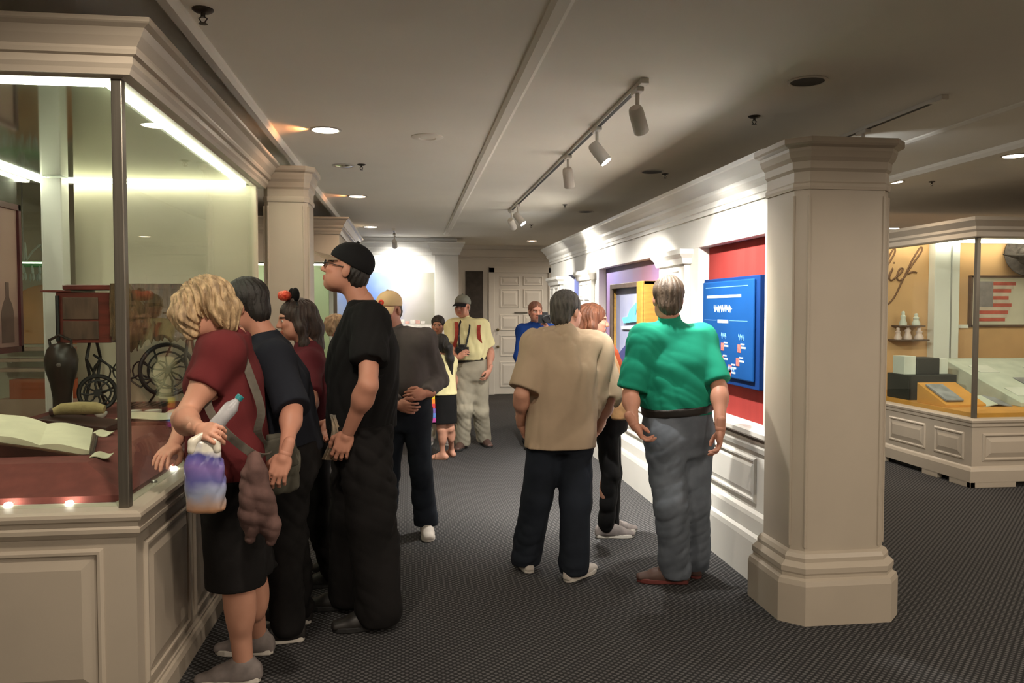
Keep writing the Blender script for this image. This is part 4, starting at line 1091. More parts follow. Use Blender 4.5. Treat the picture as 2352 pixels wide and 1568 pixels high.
def folds(seed, amp, scale=1.0, vert=0.35):
    """soft cloth folds: creased drifting waves, stretched along z"""
    r = np.random.default_rng(seed)
    waves = [(nrm(r.normal(size=3) * [1, 1, vert]) * f * scale, r.uniform(0, 6.28), a) for f, a in ((13, 1.0), (22, 1.0), (36, .8), (58, .5))]
    ph = r.uniform(0, 6.28, 6)
    def fn(X, Y, Z):
        out = 0
        w = 0.9*np.sin(X*9 + Z*6 + ph[0]) + 0.9*np.sin(Y*8 - Z*7 + ph[1])
        gate = 0.55 + 0.45*np.sin(X*7 + Y*6 + Z*4.5 + ph[2])
        for i, (k, p_, a) in enumerate(waves):
            v = np.sin(k[0]*X + k[1]*Y + k[2]*Z + p_ + w)
            out = out + a*(1.0 - 2.0*np.abs(v)**0.8)
        return amp * out * gate * 0.75
    return fn

def skin_material(name, tone):
    if name in MATS: return MATS[name]
    m, nt, b = new_mat(name)
    at = nt.nodes.new('ShaderNodeAttribute'); at.attribute_name = 'tint'
    n = nt.nodes.new('ShaderNodeTexNoise'); n.inputs['Scale'].default_value = 18; n.inputs['Detail'].default_value = 3
    tc = nt.nodes.new('ShaderNodeTexCoord'); nt.links.new(tc.outputs['Object'], n.inputs['Vector'])
    r = nt.nodes.new('ShaderNodeValToRGB')
    r.color_ramp.elements[0].color = (0.90, 0.86, 0.84, 1); r.color_ramp.elements[1].color = (1.05, 1.05, 1.05, 1)
    nt.links.new(n.outputs['Fac'], r.inputs[0])
    mx = nt.nodes.new('ShaderNodeMix'); mx.data_type = 'RGBA'; mx.blend_type = 'MULTIPLY'; mx.inputs[0].default_value = 1.0
    nt.links.new(at.outputs['Color'], mx.inputs[6]); nt.links.new(r.outputs[0], mx.inputs[7])
    nt.links.new(mx.outputs[2], b.inputs['Base Color'])
    b.inputs['Roughness'].default_value = 0.5; b.inputs['Specular IOR Level'].default_value = 0.35
    b.inputs['Subsurface Weight'].default_value = 0.0
    MATS[name] = m
    return m

def hair_material(name, c1, c2):
    return mat(name, c1, rough=0.55, color2=c2, scale=22, bump=0.35, bscale=110, stretch=(2.2, 2.2, 0.7))

def cloth_material(name, c, var=0.10, rough=0.9, bscale=500, bump=0.12, c2=None, scale=5):
    return mat(name, c, rough=rough, var=var, scale=scale, bump=bump, bscale=bscale, spec=0.2, color2=c2)

# ---------------------------------------------------------------- body pieces
def head_frame(face, roll=0.0):
    f = nrm(face); up = V3(0, 0, 1)
    r = nrm(np.cross(f, up)); u = np.cross(r, f)
    if roll: r, u = r*cos(roll) + u*sin(roll), u*cos(roll) - r*sin(roll)
    return np.stack([r, f, u], 1)   # columns: right, forward, up

def build_head(fd, c, R, s, neck, nr, female=False):
    def w(*l): return c + R @ (np.array(l) * s)
    def e(l, r, k=.012, op='u'): fd.ell(w(*l), np.array(r)*s, R, k*s, op)
    e((0, -.012, .035), (.076, .096, .085), .02)
    e((0, .026, -.038), (.060, .064, .078), .03)
    e((0, .060, -.090), (.026, .026, .022) if not female else (.020, .022, .020), .03)
    for sx in (-1, 1):
        e((sx*.040, .035, -.055), (.024, .045, .040), .025)      # jaw
        e((sx*.040, .072, -.018), (.022, .018, .018), .02)       # cheek
        e((sx*.077, -.006, -.006), (.011, .020, .031), .008)     # ear
        e((sx*.072, .004, -.006), (.008, .011, .018), .006, 's')
    e((0, .080, .026), (.050, .018, .016), .02)                   # brow
    fd.cone(w(0, .092, .012), w(0, .110, -.026), .008*s, .0125*s, .014*s)
    for sx in (-1, 1):
        e((sx*.011, .100, -.031), (.009, .010, .008), .010)
        e((sx*.031, .103, .004), (.017, .016, .011), .012, 's')
        e((sx*.031, .079, .003), (.0135, .0135, .0115), .002)
    e((0, .090, -.058), (.023, .012, .006), .008)
    e((0, .087, -.069), (.019, .013, .007), .008)
    e((0, .105, -.0635), (.024, .010, .0022), .003, 's')
    fd.cone(w(0, -.028, -.045), neck, nr*1.0, nr*1.12, .035)

def head_colors(c, R, s, tone, brow, female=False):
    tone = np.array(tone)
    def fn(Vv):
        L = (Vv - c) @ R / s
        col = np.tile(tone, (len(Vv), 1))
        x, y, z = np.abs(L[:, 0]), L[:, 1], L[:, 2]
        near = (y > .03) & (np.abs(L).max(1) < .16)
        blush = np.exp(-(((x - .042)/.022)**2 + ((z + .022)/.022)**2)) * near
        col = col * (1 - .0*blush[:, None]) + blush[:, None] * np.array([.05, -.02, -.02])
        lips = near & (x < .025) & (np.abs(z + .0635) < .011) & (y > .078)
        col[lips] = tone * [0.85, 0.55, 0.52]
        br = near & (np.abs(x - .031) < .020) & (np.abs(z - .024 + .12*np.abs(x - .028)) < .0045) & (y > .06)
        col[br] = brow
        ew = near & (((x - .031)/.0125)**2 + ((z - .003)/.0070)**2 < 1) & (y > .07)
        col[ew] = (.55, .52, .48)
        ir = near & (((x - .031)/.0058)**2 + ((z - .003)/.0062)**2 < 1) & (y > .07)
        col[ir] = (.035, .025, .02)
        return np.clip(col, 0.004, 1)
    return fn

def build_hand(wrist, d, palm, curl, s, right=True, spread=0.10, thumb_in=0.3):
    """palm faces `palm`, fingers run along d; thumb sits on the cross(d, palm) side (mirrored for left)"""
    f = Field()
    d = nrm(d); n = nrm(np.asarray(palm) - (np.asarray(palm) @ d) * d)
    e = np.cross(d, n) * (1 if right else -1)
    R = np.stack([e, n, d], 1); w = np.asarray(wrist, float)
    def P(a, b, c): return w + R @ (np.array([a, b, c]) * s)
    f.cone(P(0, 0, -.05), P(0, 0, .02), .024*s, .026*s, .02*s)
    f.ell(P(.004, 0, .055), np.array([.040, .0155, .048])*s, R, .015*s)
    f.ell(P(.022, .010, .040), np.array([.017, .014, .030])*s, R, .012*s)   # thumb mound
    f.ell(P(-.024, .006, .045), np.array([.014, .013, .034])*s, R, .012*s)
    for i, (a, L, r) in enumerate(((.030, .076, .0088), (.010, .084, .0092), (-.010, .078, .0088), (-.029, .062, .0078))):
        c = curl[i] if isinstance(curl, (list, tuple)) else curl
        p = np.array([a, -.001, .092 - .006*abs(i - 1)]); ang = 0.15 + 0.5*c; side = spread*(1.5 - i)/1.5
        pts = [p]
        for seg, (fr, da) in enumerate(((.46, 0.0), (.30, .25 + .85*c), (.24, .12 + .55*c))):
            ang += da
            p = p + L*fr*np.array([sin(side)*cos(ang), sin(ang), cos(ang)*cos(side)])
            pts.append(p)
        pts = [P(*q) for q in pts]
        f.cone(P(a*.8, 0, .06), pts[0], r*1.15*s, r*1.1*s, .006*s)
        f.chain(pts, [r*1.08*s, r*s, r*.95*s, r*.8*s], .003*s)
    t0 = np.array([.030, .006, .022]); t1 = t0 + .042*nrm([.75 - thumb_in*.5, .25 + thumb_in*.6, .75]); t2 = t1 + .030*nrm([.25 - thumb_in*.6, .25 + thumb_in*.5, .9]); t3 = t2 + .022*nrm([.0 - thumb_in*.5, .15 + thumb_in*.4, .95])
    f.chain([P(*t0), P(*t1), P(*t2), P(*t3)], [.013*s, .0115*s, .0105*s, .0085*s], .008*s)
    return f
# joints of the visitors, in metres (x right, y into the hall, z up)
JOINTS = {
    'green': dict(head=(1.467, 4.46, 1.655), neck=(1.474, 4.44, 1.513), shL=(1.324, 4.44, 1.42), shR=(1.681, 4.5, 1.415), elL=(1.239, 4.42, 1.12), elR=(1.731, 4.34, 1.159), wrL=(1.195, 4.2, 0.986), wrR=(1.683, 4.195, 0.947), hdL=(1.242, 4.2, 0.912), hdR=(1.677, 4.195, 0.828), hipL=(1.441, 4.44, 0.898), hipR=(1.644, 4.5, 0.885), knL=(1.475, 4.4, 0.489), knR=(1.64, 4.48, 0.485), anL=(1.535, 4.499, 0.088), anR=(1.701, 4.618, 0.088)),
    'khaki': dict(head=(0.945, 4.8, 1.584), neck=(0.932, 4.76, 1.456), shL=(0.757, 4.76, 1.366), shR=(1.122, 4.76, 1.363), elL=(0.655, 4.69, 1.1), elR=(1.199, 4.78, 1.048), wrL=(0.672, 4.845, 0.904), wrR=(1.175, 4.93, 0.848), hdL=(0.707, 4.905, 0.793), hdR=(1.126, 4.98, 0.758), hipL=(0.819, 4.76, 0.88), hipR=(0.99, 4.76, 0.876), knL=(0.759, 4.78, 0.454), knR=(0.984, 4.7, 0.447), anL=(0.707, 4.843, 0.088), anR=(0.961, 4.633, 0.088)),
    'redhair': dict(head=(1.252, 5.42, 1.519), neck=(1.301, 5.44, 1.359), shL=(1.385, 5.58, 1.254), shR=(1.262, 5.3, 1.266), elL=(1.468, 5.74, 1.033), elR=(1.268, 5.105, 1.062), wrL=(1.508, 5.515, 1.116), wrR=(1.41, 5.29, 1.124), hdL=(1.534, 5.475, 1.186), hdR=(1.464, 5.31, 1.181), hipL=(1.398, 5.55, 0.86), hipR=(1.337, 5.38, 0.883), knL=(1.432, 5.55, 0.44), knR=(1.37, 5.38, 0.467), anL=(1.421, 5.546, 0.088), anR=(1.363, 5.465, 0.088)),
    'tall': dict(head=(-0.311, 4.16, 1.798), neck=(-0.236, 4.16, 1.618), shL=(-0.189, 3.97, 1.526), shR=(-0.239, 4.36, 1.526), elL=(-0.191, 3.795, 1.245), elR=(-0.315, 4.42, 1.188), wrL=(-0.293, 3.915, 1.011), wrR=(-0.391, 4.2, 1.03), hdL=(-0.339, 3.915, 0.894), hdR=(-0.422, 4.14, 0.951), hipL=(-0.227, 4.06, 1.025), hipR=(-0.26, 4.26, 0.997), knL=(-0.195, 4.04, 0.557), knR=(-0.294, 4.24, 0.532), anL=(-0.156, 4.05, 0.088), anR=(-0.318, 4.333, 0.088)),
    'navy': dict(head=(-0.767, 3.94, 1.612), neck=(-0.677, 3.94, 1.46), shL=(-0.608, 3.78, 1.362), shR=(-0.702, 4.1, 1.35), elL=(-0.505, 3.58, 1.165), elR=(-0.759, 4.265, 1.107), wrL=(-0.508, 3.38, 1.007), wrR=(-0.833, 4.04, 1.017), hdL=(-0.532, 3.36, 0.934), hdR=(-0.878, 4.01, 0.991), hipL=(-0.547, 3.86, 0.946), hipR=(-0.593, 4.04, 0.916), knL=(-0.595, 3.86, 0.524), knR=(-0.602, 4.04, 0.495), anL=(-0.587, 3.933, 0.088), anR=(-0.581, 4.161, 0.088)),
    'ears': dict(head=(-0.63, 4.64, 1.539), neck=(-0.574, 4.64, 1.392), shL=(-0.538, 4.49, 1.296), shR=(-0.595, 4.76, 1.288), elL=(-0.505, 4.27, 1.114), elR=(-0.647, 4.915, 1.054), wrL=(-0.552, 4.055, 1.01), wrR=(-0.718, 4.705, 0.954), hdL=(-0.595, 4.055, 0.957), hdR=(-0.759, 4.685, 0.908), hipL=(-0.545, 4.55, 0.876), hipR=(-0.569, 4.71, 0.85), knL=(-0.5, 4.56, 0.428), knR=(-0.501, 4.72, 0.404), anL=(-0.443, 4.699, 0.088), anR=(-0.447, 4.908, 0.088)),
    'blonde': dict(head=(-0.852, 3.52, 1.596), neck=(-0.742, 3.52, 1.468), shL=(-0.747, 3.37, 1.416), shR=(-0.816, 3.68, 1.416), elL=(-0.878, 3.265, 1.172), elR=(-0.982, 3.72, 1.116), wrL=(-0.76, 3.04, 1.164), wrR=(-0.972, 3.48, 1.039), hdL=(-0.712, 2.99, 1.163), hdR=(-0.987, 3.41, 1.016), hipL=(-0.739, 3.42, 0.945), hipR=(-0.772, 3.6, 0.91), knL=(-0.729, 3.45, 0.471), knR=(-0.709, 3.64, 0.422), anL=(-0.713, 3.518, 0.088), anR=(-0.707, 3.809, 0.088)),
    'grey': dict(head=(-0.14, 5.66, 1.594), neck=(-0.09, 5.66, 1.433), shL=(0.095, 5.6, 1.371), shR=(-0.226, 5.74, 1.367), elL=(0.199, 5.67, 1.104), elR=(-0.235, 5.625, 1.095), wrL=(0.108, 5.445, 1.028), wrR=(-0.083, 5.365, 0.966), hdL=(0.026, 5.405, 1.024), hdR=(0.003, 5.325, 0.947), hipL=(0.045, 5.62, 0.898), hipR=(-0.109, 5.7, 0.89), knL=(0.079, 5.6, 0.465), knR=(-0.15, 5.66, 0.458), anL=(0.116, 5.713, 0.088), anR=(-0.19, 5.866, 0.088)),
    'kid': dict(head=(0.326, 8.5, 1.224), neck=(0.344, 8.5, 1.096), shL=(0.261, 8.48, 1.033), shR=(0.441, 8.52, 1.029), elL=(0.238, 8.64, 0.864), elR=(0.482, 8.685, 0.867), wrL=(0.25, 8.78, 0.724), wrR=(0.497, 8.795, 0.705), hdL=(0.26, 8.8, 0.641), hdR=(0.495, 8.835, 0.624), hipL=(0.306, 8.5, 0.691), hipR=(0.416, 8.5, 0.69), knL=(0.327, 8.48, 0.338), knR=(0.424, 8.5, 0.342), anL=(0.347, 8.554, 0.07), anR=(0.449, 8.721, 0.07)),
    'visitor': dict(head=(0.338, 9.6, 1.404), neck=(0.339, 9.62, 1.258), shL=(0.483, 9.62, 1.185), shR=(0.194, 9.62, 1.186), elL=(0.51, 9.55, 0.929), elR=(0.189, 9.4, 0.993), wrL=(0.45, 9.385, 0.788), wrR=(0.257, 9.29, 1.175), hdL=(0.407, 9.335, 0.743), hdR=(0.297, 9.29, 1.26), hipL=(0.409, 9.62, 0.779), hipR=(0.265, 9.62, 0.781), knL=(0.418, 9.6, 0.395), knR=(0.252, 9.6, 0.398), anL=(0.416, 9.586, 0.088), anR=(0.251, 9.607, 0.088)),
    'yellow': dict(head=(0.597, 9.12, 1.63), neck=(0.633, 9.15, 1.471), shL=(0.818, 9.1, 1.393), shR=(0.5, 9.15, 1.393), elL=(0.921, 9.145, 1.113), elR=(0.461, 8.99, 1.139), wrL=(0.89, 8.985, 0.916), wrR=(0.524, 8.75, 1.07), hdL=(0.853, 8.955, 0.831), hdR=(0.57, 8.72, 1.109), hipL=(0.784, 9.12, 0.917), hipR=(0.617, 9.15, 0.916), knL=(0.81, 9.2, 0.439), knR=(0.612, 9.08, 0.467), anL=(0.869, 9.404, 0.088), anR=(0.598, 9.199, 0.088)),
    'blue': dict(head=(1.463, 9.3, 1.57), neck=(1.476, 9.35, 1.421), shL=(1.642, 9.35, 1.334), shR=(1.316, 9.35, 1.335), elL=(1.683, 9.2, 1.07), elR=(1.266, 9.28, 1.053), wrL=(1.573, 9.1, 1.326), wrR=(1.299, 9.15, 0.824), hdL=(1.543, 9.1, 1.461), hdR=(1.325, 9.12, 0.742), hipL=(1.555, 9.35, 0.841), hipR=(1.399, 9.35, 0.843), knL=(1.557, 9.33, 0.421), knR=(1.391, 9.33, 0.424), anL=(1.536, 9.168, 0.088), anR=(1.366, 9.19, 0.088)),
    'passer': dict(head=(-0.778, 8.6, 1.427), neck=(-0.734, 8.6, 1.281), shL=(-0.672, 8.48, 1.208), shR=(-0.716, 8.75, 1.196), elL=(-0.596, 8.325, 1.002), elR=(-0.658, 8.87, 0.963), wrL=(-0.654, 8.215, 0.813), wrR=(-0.742, 8.755, 0.786), hdL=(-0.686, 8.185, 0.738), hdR=(-0.78, 8.755, 0.707), hipL=(-0.582, 8.54, 0.744), hipR=(-0.593, 8.7, 0.728), knL=(-0.637, 8.52, 0.396), knR=(-0.443, 8.68, 0.37), anL=(-0.733, 8.667, 0.088), anR=(-0.193, 8.699, 0.088)),
}

# ---------------------------------------------------------------- people
def mid(a, b, t=0.5): return np.asarray(a)*(1-t) + np.asarray(b)*t

def shoe(parent, ankle, toe, L, m_up, m_sole, m_lace=None, wdt=1.0, sandal=False):
    t = nrm([toe[0], toe[1], 0]); sd = V3(-t[1], t[0], 0); a = V3(ankle[0], ankle[1], 0)
    h = a - t*0.065*L/.28; s = L/.28
    f = Field()
    R = np.stack([sd, t, V3(0, 0, 1)], 1)
    f.loft([h + V3(0, 0, .03), h + t*.07*s + V3(0, 0, .03), h + t*.19*s + V3(0, 0, .028), h + t*(.262*s) + V3(0, 0, .024)], [.030*s*wdt, .036*s*wdt, .046*s*wdt, .036*s*wdt], [.062*s, .060*s, .040*s, .026*s], sd, V3(0, 0, 1), .02, rnd=.02)
    f.cone(a + V3(0, 0, .095), a + V3(0, 0, .05), .044*s, .046*s, .03)
    f.cone(a + V3(0, 0, .085), h + t*.17*s + V3(0, 0, .045), .036*s, .036*s, .03)
    o = np_mesh('shoe', [f.mesh(.006, cuts=[((0, 0, .018), (0, 0, -1)), ((0, 0, .112), (0, 0, 1))])], m_up, parent)
    out = []
    prof = ((-.012, .0), (-.005, .028), (.04, .034), (.11, .036), (.17, .046), (.215, .046), (.255, .034), (.277, .010))
    for (y, w) in prof: out.append(h + t*y*s + sd*w*s*wdt*1.05)
    for (y, w) in prof[::-1]: out.append(h + t*y*s - sd*w*s*wdt*1.05)
    mb().prism([(p[0], p[1]) for p in out], 0.001, .030).build('sole', m_sole, o, bevel=.006)
    if m_lace is not None:
        for k in range(4):
            c = h + t*(.115 + .026*k)*s; z = .088 - .011*k
            mb().tube([c + sd*.026*s + V3(0, 0, z - .012), c + V3(0, 0, z), c - sd*.026*s + V3(0, 0, z - .012)], .004, 6).build('lace', m_lace, o, smooth=True)
    return o

def foot_field(f, ankle, toe, s):
    t = nrm([toe[0], toe[1], 0]); sd = V3(-t[1], t[0], 0); a = V3(ankle[0], ankle[1], 0)
    h = a - t*.045*s
    f.cone(h + V3(0, 0, .032), a + V3(0, 0, .07), .030*s, .034*s, .02)
    f.cone(a + t*.01 + V3(0, 0, .065), a + t*.12*s + V3(0, 0, .026), .034*s, .024*s, .02)
    f.cone(h + V3(0, 0, .026), a + t*.13*s + V3(0, 0, .022), .026*s, .022*s, .03)
    for k in range(5):
        o = sd*(.030 - .014*k)*s
        f.cone(a + t*.12*s + o*.9 + V3(0, 0, .020), a + t*(.185 - .012*k)*s + o + V3(0, 0, .014), .013*s, .009*s - .0006*k, .006)

def build_person(sp, J):
    """J: joints in metres; sp: build and dress"""
    J = {k: np.asarray(v, float) for k, v in J.items()}
    gx, gy = (J['anL'][:2] + J['anR'][:2]) / 2
    root = empty('person', (gx, gy, 0), sp['label'], 'person')
    near = sp.get('near', True); res = sp.get('res', .0075 if near else .011)
    hs = sp.get('hs', 1.0); b = sp.get('bulk', 1.0); fem = sp.get('female', False)
    front = nrm(sp['front']); side = nrm(np.cross(front, V3(0, 0, 1)))       # side = the person's right
    tone = sp['tone']; skin = skin_material('skin', tone)
    hip = mid(J['hipL'], J['hipR']); neck = J['neck']; sh = mid(J['shL'], J['shR'])
    R = head_frame(sp['face'], sp.get('roll', 0)); hc = J['head']
    # --- body: one blended surface
    f = Field()
    tw = np.array(sp.get('tw', (.165, .145, .165, .15))) * b; td = np.array(sp.get('td', (.115, .105, .115, .075))) * b
    belly = sp.get('belly', 0.0); up = nrm(neck - hip)
    spine = [hip - up*.06, hip + up*.06, mid(hip, sh, .42) + front*belly*.5, mid(hip, sh, .78), sh + up*.035]
    W = [tw[0]*.9, tw[0], tw[1], tw[2], tw[3]]; D = [td[0]*.9, td[0], td[1], td[2], td[3]*.85]
    f.loft(spine, np.array(W)*.93, np.array(D)*.93, side, front, .03)
    f.cone(sh + up*.02, neck + up*.02, .07*b, .056*hs, .05)
    ar = sp.get('arm', 1.0)
    for q in 'LR':
        f.ell(J['sh'+q], np.array([.058, .058, .062])*ar, None, .05)
        f.cone(J['sh'+q], J['el'+q], .050*ar, .040*ar, .03)
        f.ell(mid(J['sh'+q], J['el'+q], .45), np.array([.047, .047, .060])*ar, None, .04)
        f.cone(J['el'+q], J['wr'+q], .040*ar, .0275*ar, .02)
        f.ell(mid(J['el'+q], J['wr'+q], .25), np.array([.043, .043, .052])*ar, None, .04)
        lr = sp.get('leg', 1.0)
        f.cone(J['hip'+q], J['kn'+q], .088*lr, .058*lr, .04)
        f.cone(J['kn'+q], J['an'+q], .055*lr, .038*lr, .03)
        back = -nrm([sp['toe'+q][0], sp['toe'+q][1], 0])
        f.ell(mid(J['kn'+q], J['an'+q], .30) + back*.018, np.array([.054, .056, .115])*lr, None, .04)
        if sp.get('feet') == 'sandal': foot_field(f, J['an'+q], sp['toe'+q], sp.get('shoeL', .26)/.26)
    parts = [f.mesh(res)]
    fh = Field(); build_head(fh, hc, R, hs, mid(hc + R @ V3(0, -.03, -.05)*hs, neck, .98), .052*hs if not fem else .045*hs, fem)
    parts.append(fh.mesh(.0042 if near else .0065))
    for q in 'LR':
        hd = sp.get('hand'+q, {})
        d = J['hd'+q] - J['wr'+q]
        parts.append(build_hand(J['wr'+q], d, hd.get('palm', front), hd.get('curl', .45), sp.get('hands', 1.0), right=(q == 'R') , thumb_in=hd.get('thumb', .3)).mesh(.0036 if near else .0055))
    hair_c = sp.get('haircol', ((.05, .035, .025), (.09, .06, .04)))
    np_mesh('body', parts, skin, root, colors=head_colors(hc, R, hs, tone, np.array(hair_c[0])*1.2, fem), relax=1)
    # --- shirt
    s = sp['shirt']; e = s.get('ease', .022); hem = s['hem']
    g = Field()
    lowc = hip - up * max(.06, hip[2] - hem + .04)
    sw = s.get('w', None)
    bw, bd = (s.get('hemw', tw[0]*1.02 + e), s.get('hemd', td[0]*1.05 + e))
    spine2 = [lowc, hip + up*.06, mid(hip, sh, .42) + front*belly, mid(hip, sh, .78), sh + up*.04]
    W2 = [bw, s.get('w0', tw[0] + e), s.get('w1', tw[1] + e*1.3), s.get('w2', tw[2] + e), tw[3] + e*.8]; D2 = [bd, s.get('d0', td[0] + e), s.get('d1', td[1] + e*1.2 + belly*.3), td[2] + e, td[3]*.85 + e*.7]
    g.loft(spine2, W2, D2, side, front, .03)
    g.cone(sh + up*.015, neck + up*.0, .085*b, .068*hs, .07)
    for q in 'LR': g.cone(mid(sh, neck, .35), J['sh'+q] + up*.022, .052*b, .044*ar, .06)
    slv = s.get('sleeve', .62); sr = s.get('sr', 1.0)
    for q in 'LR':
        A, B, C_ = J['sh'+q], J['el'+q], J['wr'+q]
        g.ell(A, np.array([.066, .066, .070])*ar*sr, None, .06)
        g.cone(mid(A, sh, .45) + up*.01, A + up*.012, .055*b, .052*ar, .06)
        if slv <= 1.0:
            Bt = mid(A, B, slv); dd = nrm(B - A)
            g.cone(A, Bt, .062*ar*sr, (.060 + .004*slv)*ar*sr, .035)
        else:
            Bt = mid(B, C_, slv - 1.0); dd = nrm(C_ - B)
            g.cone(A, B, .062*ar*sr, .054*ar*sr, .035); g.cone(B, Bt, .054*ar*sr, .042*ar*sr, .02)
        # trim the sleeve end square
        srad = max(.085, .064*ar*sr + .014)
        g.add((lambda c, n_: (lambda X, Y, Z: np.maximum(-((X-c[0])*n_[0] + (Y-c[1])*n_[1] + (Z-c[2])*n_[2]), np.sqrt((X-c[0])**2 + (Y-c[1])**2 + (Z-c[2])**2) - srad)))(Bt + dd*.012, dd), Bt - .09, Bt + .10, .004, 's')
    if s.get('neckhole', True):
        nk = s.get('nk', .012); g.cone(neck + up*(nk + .10), neck + up*.4, .10, .14, .012, 's')
    fo = folds(sp['seed'], s.get('folds', .006), s.get('fscale', 1.0), s.get('fvert', .45))
    so = np_mesh('shirt', [g.mesh(res, cuts=[((0, 0, hem), s.get('hemn', (0, 0, -1)))], disp=fo)], s['mat'], root, label=s.get('label'))
    if s.get('collar'):
        cf = Field(); cax = nrm(hc + R @ V3(0, -.03, -.08)*hs - neck)
        cf.cone(neck + cax*.012, neck + cax*.048, .067*hs, .062*hs, .004)
        cf.cone(neck + cax*.0, neck + cax*.10, .054*hs, .054*hs, .004, 's')
        np_mesh('collar', [cf.mesh(.005, cuts=[(neck + cax*.052, cax), (neck - cax*.022, -cax)])], s.get('cmat', s['mat']), so)
    # --- lower garment
    t = sp['bottom']; kind = t['kind']; top = t.get('top', hip[2] + .10); k = Field()
    ez = t.get('ease', .018)
    topc = hip + up * (top - hip[2]) / max(up[2], .3)
    if kind == 'skirt':
        k.loft([V3(hip[0], hip[1], t['hem'] - .02), hip, topc], [t.get('flare', tw[0] + .03), tw[0] + ez, tw[1] + ez], [t.get('flared', td[0] + .03), td[0] + ez, td[1] + ez], side, front, .02)
    else:
        k.loft([hip - up*.10, hip - up*.02, hip + up*.05, topc + up*.03], [tw[0]*.86 + ez, tw[0] + ez, tw[0] + ez, t.get('ww', tw[1]*1.04 + ez)], [td[0]*.9 + ez, td[0]*1.05 + ez, td[0] + ez, t.get('wd', td[1]*1.04 + ez)], side, front, .03)
        lr = sp.get('leg', 1.0); th, kn_, an_ = t.get('r', (.105, .080, .075))
        for q in 'LR':
            k.cone(J['hip'+q] + V3(0, 0, -.02), J['kn'+q], th*lr, kn_*lr, .05)
            if kind == 'shorts':
                kn2 = J['kn'+q] + nrm(J['kn'+q] - J['hip'+q])*.06; k.cone(J['kn'+q], kn2, kn_*lr, kn_*lr, .02)
            else:
                k.cone(J['kn'+q], mid(J['kn'+q], J['an'+q], .97) + V3(0, 0, -.01), kn_*lr, an_*lr, .03)
    cuts = [(topc, up)]
    if kind in ('shorts', 'skirt') or 'hem' in t: cuts.append(((0, 0, t.get('hem', .05)), (0, 0, -1)))
    else: cuts.append(((0, 0, t.get('floor', .035)), (0, 0, -1)))
    fo2 = folds(sp['seed'] + 50, t.get('folds', .005), t.get('fscale', .9), t.get('fvert', 1.3))
    to = np_mesh({'skirt': 'skirt', 'shorts': 'shorts'}.get(kind, 'trousers'), [k.mesh(res, cuts=cuts, disp=fo2)], t['mat'], root, label=t.get('label'))
    if t.get('belt') is not None:
        bf = Field(); bw2, bd2 = t.get('ww', tw[1]*1.04 + ez) + .012, t.get('wd', td[1]*1.04 + ez) + .012
        bc = topc - up*.005
        bf.loft([bc - up*.02, bc + up*.02], [bw2, bw2], [bd2, bd2], side, front, .004, rnd=.004)
        bo_ = np_mesh('belt', [bf.mesh(.006)], t['belt'], root)
    # --- shoes
    if sp.get('shoes'):
        up_m, sole_m, lace_m = sp['shoes']
        for q in 'LR': shoe(root, J['an'+q], sp['toe'+q], sp.get('shoeL', .29), up_m, sole_m, lace_m)
    if sp.get('feet') == 'sandal':
        for q in 'LR':
            tq = nrm([sp['toe'+q][0], sp['toe'+q][1], 0]); sd = V3(-tq[1], tq[0], 0); a = J['an'+q]*[1, 1, 0]
            s1 = sp.get('shoeL', .26)/.26
            pr = ((-.05, .025), (0, .032), (.06, .034), (.13, .044), (.17, .036), (.185, .012))
            pts = [a + tq*y*s1 + sd*w*s1 for y, w in pr] + [a + tq*y*s1 - sd*w*s1 for y, w in pr[::-1]]
            so_ = mb().prism([(p[0], p[1]) for p in pts], 0.001, .014).build('sandal', M_sandal, root, bevel=.003)
            c = a + tq*.09*s1
            mb().tube([c + sd*.042*s1 + V3(0, 0, .012), c + sd*.02*s1 + V3(0, 0, .052), c - sd*.02*s1 + V3(0, 0, .052), c - sd*.042*s1 + V3(0, 0, .012)], .007, 6).build('strap', M_sandal, so_, smooth=True)
    # --- hair
    def w(*l): return hc + R @ (np.array(l) * hs)
    if sp.get('hair'):
        hf = Field(); sp['hair'](hf, w, R, hs, hc)
        seed = sp['seed']; st = sp.get('strand', .0022)
        rr = np.random.default_rng(seed); ph = rr.uniform(0, 6, 6)
        def hd_(X, Y, Z):
            lx = (X-hc[0])*R[0,0] + (Y-hc[1])*R[1,0] + (Z-hc[2])*R[2,0]; ly = (X-hc[0])*R[0,1] + (Y-hc[1])*R[1,1] + (Z-hc[2])*R[2,1]; lz = (X-hc[0])*R[0,2] + (Y-hc[1])*R[1,2] + (Z-hc[2])*R[2,2]
            a = np.arctan2(lx, -(ly + .0)); wv = sp.get('wave', 1.0)
            return st*(np.sin(a*26 + ph[0] + 2.2*wv*np.sin(lz*38 + ph[1])) + .6*np.sin(a*47 + ph[2] + 3*wv*np.sin(lz*27 + ph[3])) + .5*np.sin(lx*150 + ly*60 + ph[4] + lz*40*wv))
        np_mesh('hair', [hf.mesh(.0048 if near else .007, disp=hd_)], hair_material(sp.get('hairname', 'hair_%d' % seed), *hair_c), root)
    return root, dict(hc=hc, R=R, hs=hs, w=w, front=front, side=side, hip=hip, neck=neck, sh=sh, up=up, J=J)

